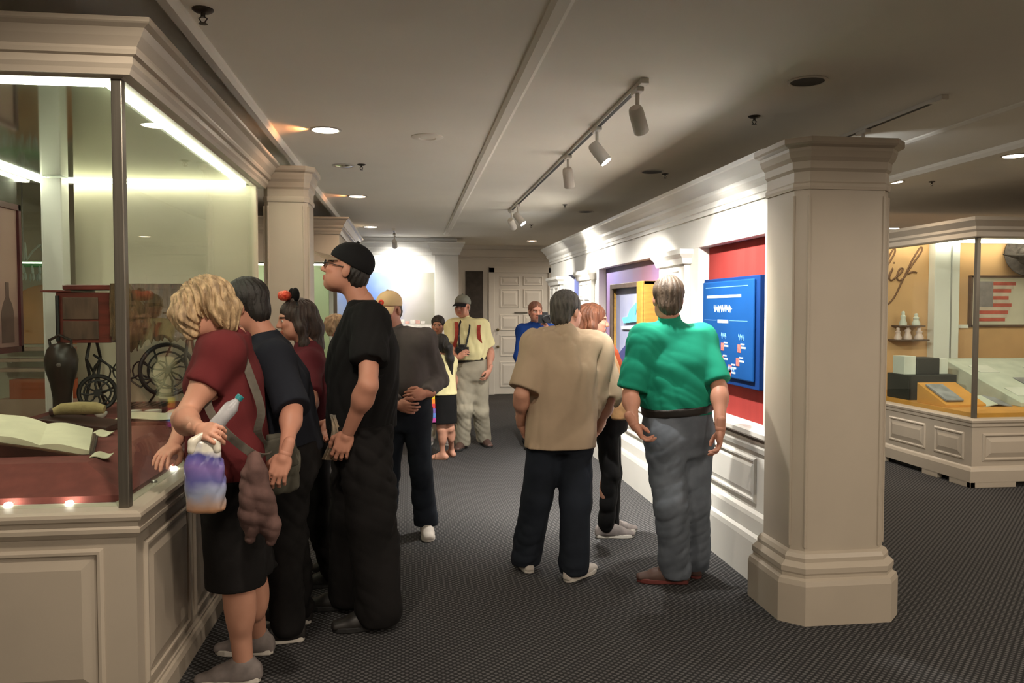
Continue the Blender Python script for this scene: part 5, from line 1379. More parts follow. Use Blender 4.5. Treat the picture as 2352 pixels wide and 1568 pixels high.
# hair styles (head-local metres: x right, y forward, z up)
def hair_short(f, w, R, s, hc):
    f.ell(w(0, -.018, .040), np.array([.083, .100, .090])*s, R, .01)
    f.ell(w(0, -.060, -.030), np.array([.064, .048, .060])*s, R, .03)
    f.ell(w(0, .085, -.050), np.array([.085, .080, .098])*s, R, .012, 's')
    f.ell(w(0, .112, .030), np.array([.060, .040, .045])*s, R, .012, 's')
    for sx in (-1, 1): f.ell(w(sx*.085, .004, -.022), np.array([.022, .030, .046])*s, R, .008, 's')
def hair_short_full(f, w, R, s, hc):
    f.ell(w(0, -.016, .046), np.array([.088, .106, .094])*s, R, .01)
    f.ell(w(0, -.062, -.030), np.array([.068, .050, .066])*s, R, .03)
    f.ell(w(0, .088, -.060), np.array([.088, .080, .105])*s, R, .012, 's')
    for sx in (-1, 1): f.ell(w(sx*.088, .006, -.026), np.array([.022, .030, .046])*s, R, .008, 's')
def hair_capsides(f, w, R, s, hc):
    f.ell(w(0, -.024, .000), np.array([.080, .086, .066])*s, R, .01)
    f.ell(w(0, -.062, -.040), np.array([.062, .040, .046])*s, R, .03)
    f.ell(w(0, .066, -.040), np.array([.100, .090, .110])*s, R, .012, 's')
    for sx in (-1, 1): f.ell(w(sx*.085, .002, -.022), np.array([.022, .030, .046])*s, R, .008, 's')
def hair_bob(f, w, R, s, hc):
    f.ell(w(0, -.016, .040), np.array([.096, .116, .100])*s, R, .01)
    for sx in (-1, 1):
        f.chain([w(sx*.075, .010, .05), w(sx*.092, .020, -.02), w(sx*.084, .035, -.085)], [.034*s, .042*s, .030*s], .03)
        f.chain([w(sx*.05, .07, .075), w(sx*.078, .075, .02), w(sx*.078, .070, -.045)], [.026*s, .024*s, .016*s], .03)
    f.chain([w(0, -.07, .03), w(0, -.092, -.04), w(0, -.085, -.10)], [.075*s, .062*s, .040*s], .03)
    f.ell(w(0, .118, -.045), np.array([.056, .070, .095])*s, R, .012, 's')
def hair_long(f, w, R, s, hc):
    f.ell(w(0, -.016, .040), np.array([.088, .108, .094])*s, R, .01)
    f.chain([w(0, -.060, .03), w(0, -.090, -.06), w(0, -.085, -.17), w(0, -.07, -.28)], [.074*s, .066*s, .058*s, .030*s], .03)
    for sx in (-1, 1): f.chain([w(sx*.068, .0, .05), w(sx*.082, -.008, -.04), w(sx*.075, -.02, -.15), w(sx*.06, -.03, -.22)], [.028*s, .028*s, .026*s, .012*s], .03)
    f.ell(w(0, .105, -.050), np.array([.070, .078, .105])*s, R, .012, 's')
def hair_ponytail(f, w, R, s, hc):
    f.ell(w(0, -.016, .040), np.array([.088, .108, .094])*s, R, .01)
    f.ell(w(0, -.055, -.03), np.array([.07, .05, .06])*s, R, .03)
    f.chain([w(0, -.10, .03), w(.03, -.135, -.02), w(.06, -.125, -.16), w(.085, -.11, -.34)], [.034*s, .046*s, .044*s, .018*s], .03)
    f.ell(w(0, .095, -.050), np.array([.080, .078, .105])*s, R, .012, 's')

def cap(root, g, m_crown, m_brim, logo=None, tilt=0.0, brim_pitch=0.0):
    w, R, s = g['w'], g['R'], g['hs']
    f = Field()
    f.ell(w(0, -.014, .046), np.array([.090, .108, .092])*s, R, .01)
    f.ell(w(0, -.012, .03), np.array([.079, .097, .089])*s, R, .004, 's')
    c = np_mesh('cap', [f.mesh(.005, cuts=[(w(0, 0, .028 + tilt*.03), R @ V3(0, .22, -1))])], m_crown, root)
    mb().lathe([(0, .010), (.008, .007), (.009, 0), (0, -.002)], w(0, -.014, .138), 10, axis=R[:, 2]).build('button', m_crown, c, smooth=True)
    # curved brim
    n = 14; top = []; bot = []
    for j in range(5):
        for i in range(n + 1):
            a = -1.15 + 2.3*i/n; rr = j/4
            x0, y0 = .084*sin(a), .012 + .083*cos(a)
            x = x0*(1 + .02*rr); y = y0 + rr*(.075*cos(a*.8)); z = .046 - 3.2*x0**2*(.5 + .5*rr) - rr*(.010 + brim_pitch)
            top.append(w(x, y, z)); bot.append(w(x, y, z - .006))
    m = mb(); k = n + 1; V = top + bot; N = len(top); F = []
    for j in range(4):
        for i in range(n):
            q = (j*k+i, j*k+i+1, (j+1)*k+i+1, (j+1)*k+i); F.append(q); F.append(tuple(N + z_ for z_ in q[::-1]))
    for i in range(n): F.append((i, N+i, N+i+1, i+1)); e_ = 4*k+i; F.append((e_, e_+1, N+e_+1, N+e_))
    for j in range(4):
        F.append((j*k, (j+1)*k, N+(j+1)*k, N+j*k)); F.append((j*k+n, N+j*k+n, N+(j+1)*k+n, (j+1)*k+n))
    m.add(V, F).build('brim', m_brim, c, smooth=True)
    if logo is not None:
        mm, lx, lz = logo
        ff = Field(); ff.ell(w(lx, .090, lz), np.array([.022, .012, .020])*s, R, .003); ff.ell(w(lx, .090, lz), np.array([.010, .03, .008])*s, R, .003, 's')
        np_mesh('emblem', [ff.mesh(.004)], mm, c)
    return c

def glasses(root, g, m):
    w, s = g['w'], g['hs']; mm = mb()
    for sx in (-1, 1):
        mm.tube([w(sx*.031 + .019*cos(t*pi/8), .104, .002 + .015*sin(t*pi/8)) for t in range(16)], .0022, 6, closed=True)
        mm.tube([w(sx*.050, .103, .006), w(sx*.070, .06, .008), w(sx*.080, .0, .010), w(sx*.079, -.012, -.006)], .0022, 6)
    mm.tube([w(-.012, .105, .006), w(0, .113, .009), w(.012, .105, .006)], .0022, 6)
    return mm.build('glasses', m, root, smooth=True)
# ---------------------------------------------------------------- wardrobe
C = cloth_material
M_sandal = mat('brown_sandal', (0.22, 0.11, 0.06), rough=0.6)
M_sole_w = mat('white_sole', (0.62, 0.58, 0.52), rough=0.6, var=0.06)
M_sole_b = mat('black_sole', (0.015, 0.015, 0.015), rough=0.7, var=0.2)
M_sneak_w = mat('white_sneaker', (0.55, 0.50, 0.45), rough=0.6, var=0.10, scale=12)
M_sneak_g = mat('grey_sneaker', (0.20, 0.17, 0.16), rough=0.7, var=0.25, scale=14)
M_shoe_b = mat('black_shoe', (0.014, 0.012, 0.011), rough=0.5, var=0.2)
M_shoe_br = mat('brown_shoe', (0.085, 0.045, 0.035), rough=0.55, var=0.2)
M_sole_red = mat('maroon_sole', (0.16, 0.035, 0.03), rough=0.6, var=0.1)
M_lace = mat('pale_lace', (0.5, 0.46, 0.42), rough=0.8)
M_belt = mat('black_belt', (0.012, 0.010, 0.009), rough=0.45, var=0.2)
M_denim_l = C('washed_denim', (0.135, 0.155, 0.185), var=0.22, scale=7)
M_denim_d = C('dark_denim', (0.014, 0.018, 0.026), var=0.25)
M_black_c = C('black_cotton', (0.0075, 0.0072, 0.0075), var=0.25)
M_black_d = C('black_twill', (0.010, 0.009, 0.009), var=0.25)
M_green_c = C('green_pique', (0.012, 0.26, 0.165), var=0.06)
M_khaki_c = C('khaki_cotton', (0.40, 0.30, 0.205), var=0.07)
M_orange_c = C('rust_knit', (0.34, 0.065, 0.025), var=0.12)
M_maroon_c = C('maroon_pique', (0.115, 0.018, 0.020), var=0.10)
M_navy_c = C('navy_cotton', (0.013, 0.015, 0.022), var=0.15)
M_wine_c = C('wine_cotton', (0.10, 0.016, 0.022), var=0.15)
M_grey_c = C('charcoal_twill', (0.085, 0.075, 0.072), var=0.12)
M_yellow_c = C('pale_yellow_cotton', (0.72, 0.66, 0.36), var=0.05)
M_tan_c = C('stone_cotton', (0.34, 0.31, 0.24), var=0.10)
M_blue_c = C('royal_blue_cotton', (0.010, 0.045, 0.22), var=0.10)
M_white_c = C('off_white_cotton', (0.62, 0.60, 0.52), var=0.05)
M_cap_b = C('black_cap_cloth', (0.010, 0.010, 0.011), var=0.2)
M_cap_t = C('tan_cap_cloth', (0.62, 0.46, 0.26), var=0.08)
M_cap_g = C('grey_cap_cloth', (0.17, 0.17, 0.14), var=0.12)
M_brim_t = C('beige_brim', (0.27, 0.205, 0.145), var=0.08)
M_red_emb = mat('red_embroidery', (0.65, 0.05, 0.03), rough=0.8, var=0.1)
SK1, SK2, SK3 = (0.50, 0.24, 0.165), (0.56, 0.29, 0.20), (0.42, 0.19, 0.13)
DARKH = ((.020, .015, .011), (.045, .032, .022)); BROWNH = ((.045, .030, .020), (.11, .075, .05)); GREYH = ((.075, .062, .05), (.16, .14, .12))
BLONDH = ((.19, .12, .06), (.50, .35, .19)); REDH = ((.11, .038, .018), (.24, .085, .04)); BLACKH = ((.008, .007, .006), (.018, .014, .011))

def med(front):   # palm directions of hanging hands
    s = nrm(np.cross(nrm(front), V3(0, 0, 1))); return s, -s

# ---- man in the green polo shirt, seen from behind
fr = (0.22, 1, 0); pl, pr = med(fr)
root, g = build_person(dict(label='person in a green polo shirt and light jeans facing the blue board', seed=3, front=fr, face=(0.10, 1, -0.05), tone=SK1, hs=1.0,
    tw=(.175, .175, .19, .165), td=(.125, .125, .125, .085), arm=1.05, leg=1.02, toeL=(-1, .25), toeR=(.25, 1), shoeL=.29, haircol=BROWNH, hair=hair_short_full, wave=.4,
    handL=dict(palm=pl, curl=.6), handR=dict(palm=pr, curl=.45),
    shirt=dict(mat=M_green_c, hem=1.005, sleeve=.86, sr=1.22, ease=.028, hemw=.185, hemd=.135, w0=.180, d0=.132, w1=.212, d1=.155, collar=True, folds=.0055),
    bottom=dict(kind='trousers', mat=M_denim_l, top=1.035, ww=.192, wd=.142, belt=M_belt, r=(.112, .088, .086), folds=.006),
    shoes=(M_shoe_br, M_sole_red, M_sole_b)), JOINTS['green'])

# ---- man in the khaki shirt, seen from behind
fr = (0.05, 1, 0); pl, pr = med(fr)
root, g = build_person(dict(label='person in a loose khaki shirt and dark jeans seen from behind', seed=5, front=fr, face=(0.75, 0.75, -0.05), tone=SK2, hs=.98,
    tw=(.175, .185, .195, .165), td=(.13, .145, .135, .085), belly=.02, arm=1.05, leg=1.02, toeL=(-.15, 1), toeR=(.75, .7), shoeL=.28, haircol=((.030, .026, .021), (.10, .088, .072)), hair=hair_short_full, wave=.4,
    handL=dict(palm=pl, curl=.5), handR=dict(palm=pr, curl=.5),
    shirt=dict(mat=M_khaki_c, hem=.775, sleeve=.86, sr=1.35, ease=.032, hemw=.212, hemd=.175, w0=.212, w1=.220, w2=.222, folds=.010, collar=True, fvert=.25),
    bottom=dict(kind='trousers', mat=M_denim_d, r=(.108, .090, .088), folds=.007, top=.80),
    shoes=(M_sneak_w, M_sole_w, M_lace)), JOINTS['khaki'])

# ---- red-haired woman behind him
fr = (0.95, 0.3, 0); pl, pr = med(fr)
root, g = build_person(dict(label='person in a rust top and black trousers half hidden behind the khaki shirt', seed=8, front=fr, face=(0.95, -0.12, -0.05), tone=SK2, hs=.94, female=True, bulk=.92,
    tw=(.165, .135, .15, .135), td=(.115, .10, .115, .075), arm=.85, leg=.88, toeL=(1, .2), toeR=(1, -.1), shoeL=.26, haircol=REDH, hair=hair_long,
    handL=dict(palm=(-1, 0, 0), curl=.6), handR=dict(palm=(0, 1, 0), curl=.6), hands=.9,
    shirt=dict(mat=M_orange_c, hem=.86, sleeve=1.75, ease=.022, folds=.006),
    bottom=dict(kind='trousers', mat=M_black_c, r=(.095, .068, .060), top=.89),
    shoes=(M_sneak_g, M_sole_w, M_lace)), JOINTS['redhair'])

# ---- tall man in black looking up
fr = (-1, 0.05, 0); pl, pr = med(fr)
root, g = build_person(dict(label='person all in black with a dark cap looking up beside the case', seed=11, front=fr, face=(-1, 0.05, 0.30), tone=SK1, hs=1.06,
    tw=(.19, .19, .20, .175), td=(.135, .14, .14, .10), arm=1.12, leg=1.1, toeL=(-1, -.12), toeR=(-1, .05), shoeL=.31, haircol=BLACKH, hair=hair_capsides,
    handL=dict(palm=pl, curl=.42), handR=dict(palm=pr, curl=.5), hands=1.06,
    shirt=dict(mat=M_black_c, hem=1.0, sleeve=.60, sr=1.25, ease=.030, folds=.009, label='black T-shirt'),
    bottom=dict(kind='trousers', mat=M_black_d, r=(.118, .108, .106), folds=.010, top=1.03, floor=.03),
    shoes=(M_shoe_b, M_sole_b, None)), JOINTS['tall'])
cap(root, g, M_cap_b, M_brim_t, brim_pitch=-.006)
glasses(root, g, M_black)

# ---- dark-haired man in navy
fr = (-1, 0.10, 0); pl, pr = med(fr)
root, g = build_person(dict(label='person in a navy shirt leaning toward the glass behind the maroon polo', seed=14, front=fr, face=(-0.97, 0.22, -0.20), tone=SK1, hs=1.0,
    tw=(.165, .155, .175, .155), td=(.12, .115, .12, .085), arm=1.0, leg=1.0, toeL=(-1, -.1), toeR=(-1, .1), shoeL=.28, haircol=BLACKH, hair=hair_short_full, wave=.5,
    handL=dict(palm=pl, curl=.5), handR=dict(palm=(0, 0, -1), curl=.2),
    shirt=dict(mat=M_navy_c, hem=.93, sleeve=.98, sr=1.25, ease=.026),
    bottom=dict(kind='trousers', mat=M_black_d, r=(.105, .088, .082), top=.96, folds=.008),
    shoes=(M_shoe_b, M_sole_w, None)), JOINTS['navy'])

# ---- girl with the round-eared headband
fr = (-1, 0.0, 0); pl, pr = med(fr)
root, g = build_person(dict(label='person in a wine shirt and red bow headband, between navy and black shirts', seed=17, front=fr, face=(-0.95, -0.30, -0.10), tone=SK1, hs=.93, female=True, bulk=.9,
    tw=(.16, .135, .15, .135), td=(.115, .10, .115, .075), arm=.85, leg=.95, toeL=(-1, -.1), toeR=(-1, .1), shoeL=.25, haircol=((.020, .012, .009), (.045, .025, .017)), hair=hair_long,
    handL=dict(palm=pl, curl=.5), handR=dict(palm=pr, curl=.5), hands=.9,
    shirt=dict(mat=M_wine_c, hem=.84, sleeve=.75, sr=1.1, ease=.024),
    bottom=dict(kind='trousers', mat=M_black_d, r=(.095, .075, .072), top=.87),
    shoes=(M_shoe_b, M_sole_b, None)), JOINTS['ears'])
w, R, s = g['w'], g['R'], g['hs']
hb = mb().tube([w(.092*cos(t*pi/12), -.005, .030 + .098*sin(t*pi/12)) for t in range(13)], .006, 8).build('headband', M_black, root, smooth=True)
M_sequin = mat('red_sequins', (0.65, 0.035, 0.02), rough=0.22, color2=(0.95, 0.16, 0.08), scale=70, metal=0.3, bump=0.5, bscale=140)
for sx in (-1, 1):
    f = Field(); f.ell(w(sx*.062, -.005, .155), np.array([.038, .020, .038]), R, .01); np_mesh('round_ear', [f.mesh(.005)], M_black_c, hb, label='black round ear')
    f = Field(); f.chain([w(sx*.002, .030, .135), w(sx*.030, .045, .150), w(sx*.052, .055, .155)], [.012, .024, .026], .01); np_mesh('bow_loop', [f.mesh(.005, disp=folds(4 + sx, .003, 3))], M_sequin, hb, label='red sequin bow')
f = Field(); f.ell(w(0, .032, .135), np.array([.014, .014, .014]), R, .01); np_mesh('bow_knot', [f.mesh(.004)], M_sequin, hb)

# ---- blonde woman bending over the rail
fr = (-1, 0.10, -0.0); pl, pr = med(fr)
root, g = build_person(dict(label='person in a maroon polo and dark shorts leaning on the nearest case', seed=20, front=fr, face=(-0.80, 0.42, -0.42), tone=SK2, hs=1.0, female=True,
    tw=(.18, .155, .165, .145), td=(.135, .125, .13, .085), arm=1.02, leg=1.06, toeL=(-1, -.05), toeR=(-1, .12), shoeL=.26, haircol=BLONDH, hair=hair_bob, strand=.005,
    handL=dict(palm=(.3, .6, -.6), curl=.95, thumb=.9), handR=dict(palm=(0, 0, -1), curl=.2), hands=.95,
    shirt=dict(mat=M_maroon_c, hem=.88, sleeve=.45, sr=1.15, ease=.022, hemw=.20, hemd=.165, collar=True),
    bottom=dict(kind='shorts', mat=M_black_d, hem=.445, r=(.118, .108, .1), top=.905, folds=.009),
    shoes=(M_sneak_g, M_sole_w, M_lace)), JOINTS['blonde'])
f = Field(); f.ell(g['w'](0.0, -.115, -.015), np.array([.05, .02, .028]), g['R'], .01); np_mesh('hair_clip', [f.mesh(.005)], M_black, root)

# ---- man in the charcoal shirt and tan cap
fr = (-0.40, -1, 0); pl, pr = med(fr)
root, g = build_person(dict(label='person in a charcoal long-sleeved shirt and tan cap with hands at the belt', seed=23, front=fr, face=(-0.55, -1, -0.25), tone=SK3, hs=.98, res=.0085,
    tw=(.165, .165, .175, .155), td=(.125, .135, .125, .085), belly=.02, arm=1.0, leg=.98, toeL=(.05, -1), toeR=(-.45, -1), shoeL=.28, haircol=BROWNH, hair=hair_capsides,
    handL=dict(palm=(0.2, .9, -.2), curl=.55), handR=dict(palm=(.2, .9, .1), curl=.55),
    shirt=dict(mat=M_grey_c, hem=.985, sleeve=1.88, sr=1.2, ease=.026, hemw=.165, hemd=.13, w0=.170, d0=.138, collar=True, folds=.008),
    bottom=dict(kind='trousers', mat=M_denim_d, top=1.02, ww=.18, wd=.15, belt=M_belt, r=(.100, .076, .085), folds=.007, floor=.07),
    shoes=(M_sneak_w, M_sole_w, M_lace)), JOINTS['grey'])
cap(root, g, M_cap_t, M_cap_t, logo=(M_red_emb, .0, .075), brim_pitch=.02)

# ---- child in yellow and black
fr = (-0.30, 1, 0); pl, pr = med(fr)
root, g = build_person(dict(label='person in a yellow top and black skirt seen from behind with sandals', seed=26, front=fr, face=(-0.45, 1, 0.0), tone=SK2, hs=.90, female=True, near=False, bulk=.72,
    tw=(.155, .135, .15, .135), td=(.12, .11, .12, .08), arm=.70, leg=.72, toeL=(-1, .3), toeR=(-.6, 1), shoeL=.21, feet='sandal', haircol=BLACKH, hair=hair_ponytail,
    handL=dict(palm=pl, curl=.4), handR=dict(palm=pr, curl=.4), hands=.75,
    shirt=dict(mat=M_yellow_c, hem=.70, sleeve=.5, sr=1.1, ease=.020, hemw=.155, hemd=.13),
    bottom=dict(kind='skirt', mat=M_black_c, hem=.40, top=.74, flare=.135, flared=.12)), JOINTS['kid'])

# ---- visitor holding something up, partly hidden
fr = (0.1, -1, 0)
root, g = build_person(dict(label='person in an off-white top raising one hand behind the black skirt', seed=29, front=fr, face=(-0.2, -1, 0.0), tone=SK2, hs=.92, female=True, near=False, bulk=.9,
    arm=.85, leg=.85, toeL=(.2, -1), toeR=(-.2, -1), shoeL=.24, haircol=DARKH, hair=hair_short_full,
    handL=dict(palm=(0, 1, 0), curl=.4), handR=dict(palm=(.5, .6, 0), curl=.6), hands=.9,
    shirt=dict(mat=M_white_c, hem=.80, sleeve=.7, sr=1.1, ease=.022),
    bottom=dict(kind='trousers', mat=M_tan_c, r=(.09, .07, .065), top=.83),
    shoes=(M_sneak_g, M_sole_w, None)), JOINTS['visitor'])

# ---- man in the pale yellow shirt with camera
fr = (-0.35, -1, 0); pl, pr = med(fr)
root, gy_ = build_person(dict(label='person in a pale yellow shirt and stone trousers with a camera round the neck', seed=32, front=fr, face=(-0.55, -1, -0.08), tone=SK1, hs=1.0, near=False,
    tw=(.165, .165, .18, .155), td=(.125, .13, .125, .085), belly=.02, arm=1.0, leg=1.0, toeL=(.25, -1), toeR=(-.4, -1), shoeL=.29, haircol=GREYH, hair=hair_capsides,
    handL=dict(palm=pl, curl=.6), handR=dict(palm=(.2, .6, -.4), curl=.7),
    shirt=dict(mat=M_yellow_c, hem=1.028, sleeve=.72, sr=1.3, ease=.030, hemw=.165, hemd=.13, w0=.172, d0=.14, collar=True, folds=.008),
    bottom=dict(kind='trousers', mat=M_tan_c, top=1.04, ww=.185, wd=.155, belt=M_belt, r=(.112, .092, .085), folds=.009),
    shoes=(M_shoe_br, M_sole_b, None)), JOINTS['yellow'])
cap(root, gy_, M_cap_g, M_cap_b, brim_pitch=.012)

# ---- person in blue far back
fr = (0.05, -1, 0); pl, pr = med(fr)
root, gb_ = build_person(dict(label='person in a royal blue shirt holding a dark camera before the far door', seed=35, front=fr, face=(0.15, -1, -0.05), tone=SK1, hs=.98, near=False,
    arm=1.0, leg=1.0, toeL=(.2, -1), toeR=(-.2, -1), shoeL=.28, haircol=REDH, hair=hair_short,
    handL=dict(palm=(-.6, .5, 0), curl=.7), handR=dict(palm=pr, curl=.5),
    shirt=dict(mat=M_blue_c, hem=.86, sleeve=1.8, sr=1.1, ease=.026, collar=True),
    bottom=dict(kind='trousers', mat=M_black_d, r=(.10, .08, .075), top=.89),
    shoes=(M_shoe_b, M_sole_b, None)), JOINTS['blue'])

# ---- passer-by mostly hidden behind the tall man
fr = (-1, 0.0, 0); pl, pr = med(fr)
root, g = build_person(dict(label='person walking in sandals and shorts, mostly hidden behind the one in black', seed=38, front=fr, face=(-1, .1, 0), tone=SK2, hs=.92, female=True, near=False, bulk=.88,
    arm=.85, leg=.85, toeL=(-1, 0), toeR=(-1, -.1), shoeL=.24, feet='sandal', haircol=((.20, .12, .06), (.38, .26, .14)), hair=hair_bob,
    handL=dict(palm=pl, curl=.5), handR=dict(palm=pr, curl=.5), hands=.9,
    shirt=dict(mat=M_white_c, hem=.82, sleeve=.6, sr=1.1, ease=.022),
    bottom=dict(kind='shorts', mat=M_tan_c, hem=.50, r=(.10, .09, .09), top=.85)), JOINTS['passer'])
# ---------------------------------------------------------------- things people carry
def ramp_mat(name, stops, lo, hi, rough=0.5, noise=0.25, axis='Z', nscale=14):
    """printed surface: colours along one object axis, broken up by noise"""
    m, nt, b = new_mat(name)
    tc = nt.nodes.new('ShaderNodeTexCoord'); sp = nt.nodes.new('ShaderNodeSeparateXYZ'); nt.links.new(tc.outputs['Object'], sp.inputs[0])
    mr = nt.nodes.new('ShaderNodeMapRange'); mr.inputs['From Min'].default_value = lo; mr.inputs['From Max'].default_value = hi
    nt.links.new(sp.outputs[axis], mr.inputs[0])
    nz = nt.nodes.new('ShaderNodeTexNoise'); nz.inputs['Scale'].default_value = nscale; nz.inputs['Detail'].default_value = 3; nt.links.new(tc.outputs['Object'], nz.inputs['Vector'])
    ma = nt.nodes.new('ShaderNodeMath'); ma.operation = 'MULTIPLY_ADD'; ma.inputs[1].default_value = noise
    nt.links.new(nz.outputs['Fac'], ma.inputs[0]); nt.links.new(mr.outputs[0], ma.inputs[2])
    su = nt.nodes.new('ShaderNodeMath'); su.operation = 'SUBTRACT'; su.inputs[1].default_value = noise/2; nt.links.new(ma.outputs[0], su.inputs[0])
    r = nt.nodes.new('ShaderNodeValToRGB'); cr = r.color_ramp
    cr.elements[0].position = stops[0][0]; cr.elements[0].color = (*stops[0][1], 1); cr.elements[1].position = stops[-1][0]; cr.elements[1].color = (*stops[-1][1], 1)
    for p, c in stops[1:-1]: e = cr.elements.new(p); e.color = (*c, 1)
    nt.links.new(su.outputs[0], r.inputs[0]); nt.links.new(r.outputs[0], b.inputs['Base Color']); b.inputs['Roughness'].default_value = rough
    return m

# plastic carrier bag hanging from the blonde woman's hand
M_bag = ramp_mat('printed_carrier', [(0, (.42, .22, .12)), (.14, (.45, .33, .28)), (.28, (.34, .38, .52)), (.5, (.10, .10, .30)), (.72, (.20, .14, .38)), (.92, (.06, .06, .24)), (1, (.6, .58, .5))], .885, 1.10, rough=.3, noise=.3)
M_bagwhite = mat('white_plastic', (0.66, 0.62, 0.52), rough=0.35, var=0.05)
bag = empty('carrier_bag', (-.727, 2.97, .88), 'purple and blue plastic carrier bag held by the person in maroon', 'bag')
f = Field(); f.loft([(-.727, 2.965, .885), (-.727, 2.965, .96), (-.73, 2.97, 1.05), (-.727, 2.98, 1.115)], [.060, .064, .060, .040], [.022, .034, .030, .012], (1, .12, 0), (0, -1, 0), .01, ex=3.0, rnd=.01)
np_mesh('bag_body', [f.mesh(.005, disp=folds(71, .004, 2.2, .5))], M_bag, bag)
f = Field()
for sx in (-1, 1):
    f.chain([(-.727 + sx*.045, 2.965, 1.10), (-.727 + sx*.040, 2.97, 1.128), (-.724 + sx*.012, 2.985, 1.15)], [.014, .015, .011], .008)
np_mesh('bag_handle', [f.mesh(.005, disp=folds(72, .003, 4))], M_bagwhite, bag)

# clear water bottle tucked in the same hand
M_bottle = mat('clear_plastic', (0.42, 0.42, 0.44), rough=0.15, var=0.15, scale=20, spec=0.7)
M_teal = mat('teal_cap', (0.02, 0.20, 0.22), rough=0.4)
wb = empty('water_bottle', (-.72, 3.10, 1.165), 'clear water bottle with a teal cap held by the person in maroon', 'bottle')
a = Vector((-.722, 3.09, 1.160)); d = Vector((.085, .03, .105)).normalized()
mb().lathe([(0, -.02), (.020, -.02), (.026, -.01), (.028, .02), (.026, .05), (.028, .08), (.027, .10), (.012, .128), (.012, .135), (0, .135)], a, 20, axis=d).build('bottle_body', M_bottle, wb, smooth=True)
mb().lathe([(0, .134), (.0145, .134), (.0145, .150), (.010, .153), (0, .153)], a, 16, axis=d).build('bottle_cap', M_teal, wb, smooth=True)

# grey shoulder bag at her hip with a cross-body strap
M_canvas = cloth_material('olive_grey_canvas', (0.085, 0.080, 0.062), var=0.2, scale=9)
M_strap = cloth_material('grey_webbing', (0.13, 0.115, 0.095), var=0.15, scale=20)
sbag = empty('shoulder_bag', (-.55, 3.50, .82), 'olive grey shoulder bag with a long strap at the back of the maroon polo', 'bag')
f = Field(); f.loft([(-.535, 3.52, .835), (-.55, 3.52, .90), (-.565, 3.52, .98), (-.585, 3.52, 1.04)], [.060, .085, .085, .070], [.030, .045, .042, .022], (1, 0, .15), (0, -1, 0), .02, ex=2.6, rnd=.02)
b0 = np_mesh('bag_body', [f.mesh(.006, disp=folds(73, .005, 1.6))], M_canvas, sbag)
f = Field(); f.loft([(-.55, 3.478, .93), (-.575, 3.478, 1.045)], [.082, .078], [.010, .012], (1, 0, .15), (0, -1, 0), .01, rnd=.008)
np_mesh('bag_flap', [f.mesh(.005, disp=folds(74, .003, 2))], M_canvas, sbag)
def band(pts, w, t, name, m, parent, side=None):
    """flat strap following points; width direction `side`"""
    P = [Vector(p) for p in pts]; V = []; F = []
    for i, p in enumerate(P):
        tg = (P[min(i+1, len(P)-1)] - P[max(i-1, 0)]).normalized(); sd = Vector(side) if side is not None else Vector((0, -1, 0)).cross(tg)
        sd = (sd - tg * sd.dot(tg)).normalized(); n_ = tg.cross(sd).normalized()
        for a_, b_ in ((-1, -1), (1, -1), (1, 1), (-1, 1)): V.append(p + sd*w*a_ + n_*t*b_)
    for i in range(len(P) - 1):
        for q in range(4): F.append((4*i+q, 4*i+(q+1) % 4, 4*i+4+(q+1) % 4, 4*i+4+q))
    F += [(3, 2, 1, 0), tuple(4*(len(P)-1) + q for q in range(4))]
    return mb().add(V, F).build(name, m, parent, bevel=0)
def smooth_path(pts, n=6):
    out = []
    for i in range(len(pts)-1):
        p0, p1, p2, p3 = [np.array(pts[max(0, min(len(pts)-1, i+k))], float) for k in (-1, 0, 1, 2)]
        for k in range(n):
            t = k/n; out.append(0.5*((2*p1) + (-p0+p2)*t + (2*p0-5*p1+4*p2-p3)*t*t + (-p0+3*p1-3*p2+p3)*t**3))
    out.append(np.array(pts[-1], float)); return out
band(smooth_path([(-.61, 3.47, 1.03), (-.62, 3.40, 1.10), (-.60, 3.37, 1.19), (-.64, 3.38, 1.32), (-.70, 3.46, 1.44)]), .016, .003, 'strap_rear', M_strap, sbag)
band(smooth_path([(-.585, 3.44, 1.0), (-.60, 3.27, 1.02), (-.675, 3.225, 1.09), (-.735, 3.225, 1.155), (-.79, 3.30, 1.215), (-.82, 3.42, 1.27)]), .016, .003, 'strap_front', M_strap, sbag)
mb().tube([(-.628 + .018*cos(t*pi/8), 3.464, 1.03 + .018*sin(t*pi/8)) for t in range(16)], .004, 6, closed=True).build('strap_ring', M_metal, sbag, smooth=True)

# rumpled mauve-brown jacket hanging over the strap
M_jacket = cloth_material('mauve_brown_cloth', (0.115, 0.066, 0.058), var=0.3, scale=12)
f = Field()
f.chain([(-.605, 3.24, 1.02), (-.60, 3.225, .96), (-.60, 3.22, .88), (-.61, 3.225, .80), (-.625, 3.23, .71)], [.022, .040, .046, .040, .020], .03)
f.chain([(-.60, 3.22, .90), (-.56, 3.225, .84), (-.545, 3.235, .75), (-.55, 3.24, .695)], [.030, .030, .026, .016], .03)
jk = np_mesh('rumpled_jacket', [f.mesh(.006, disp=folds(75, .008, 1.15, .5))], M_jacket, None); tag(jk, 'rumpled mauve-brown jacket hanging from the strap of the shoulder bag', 'jacket')

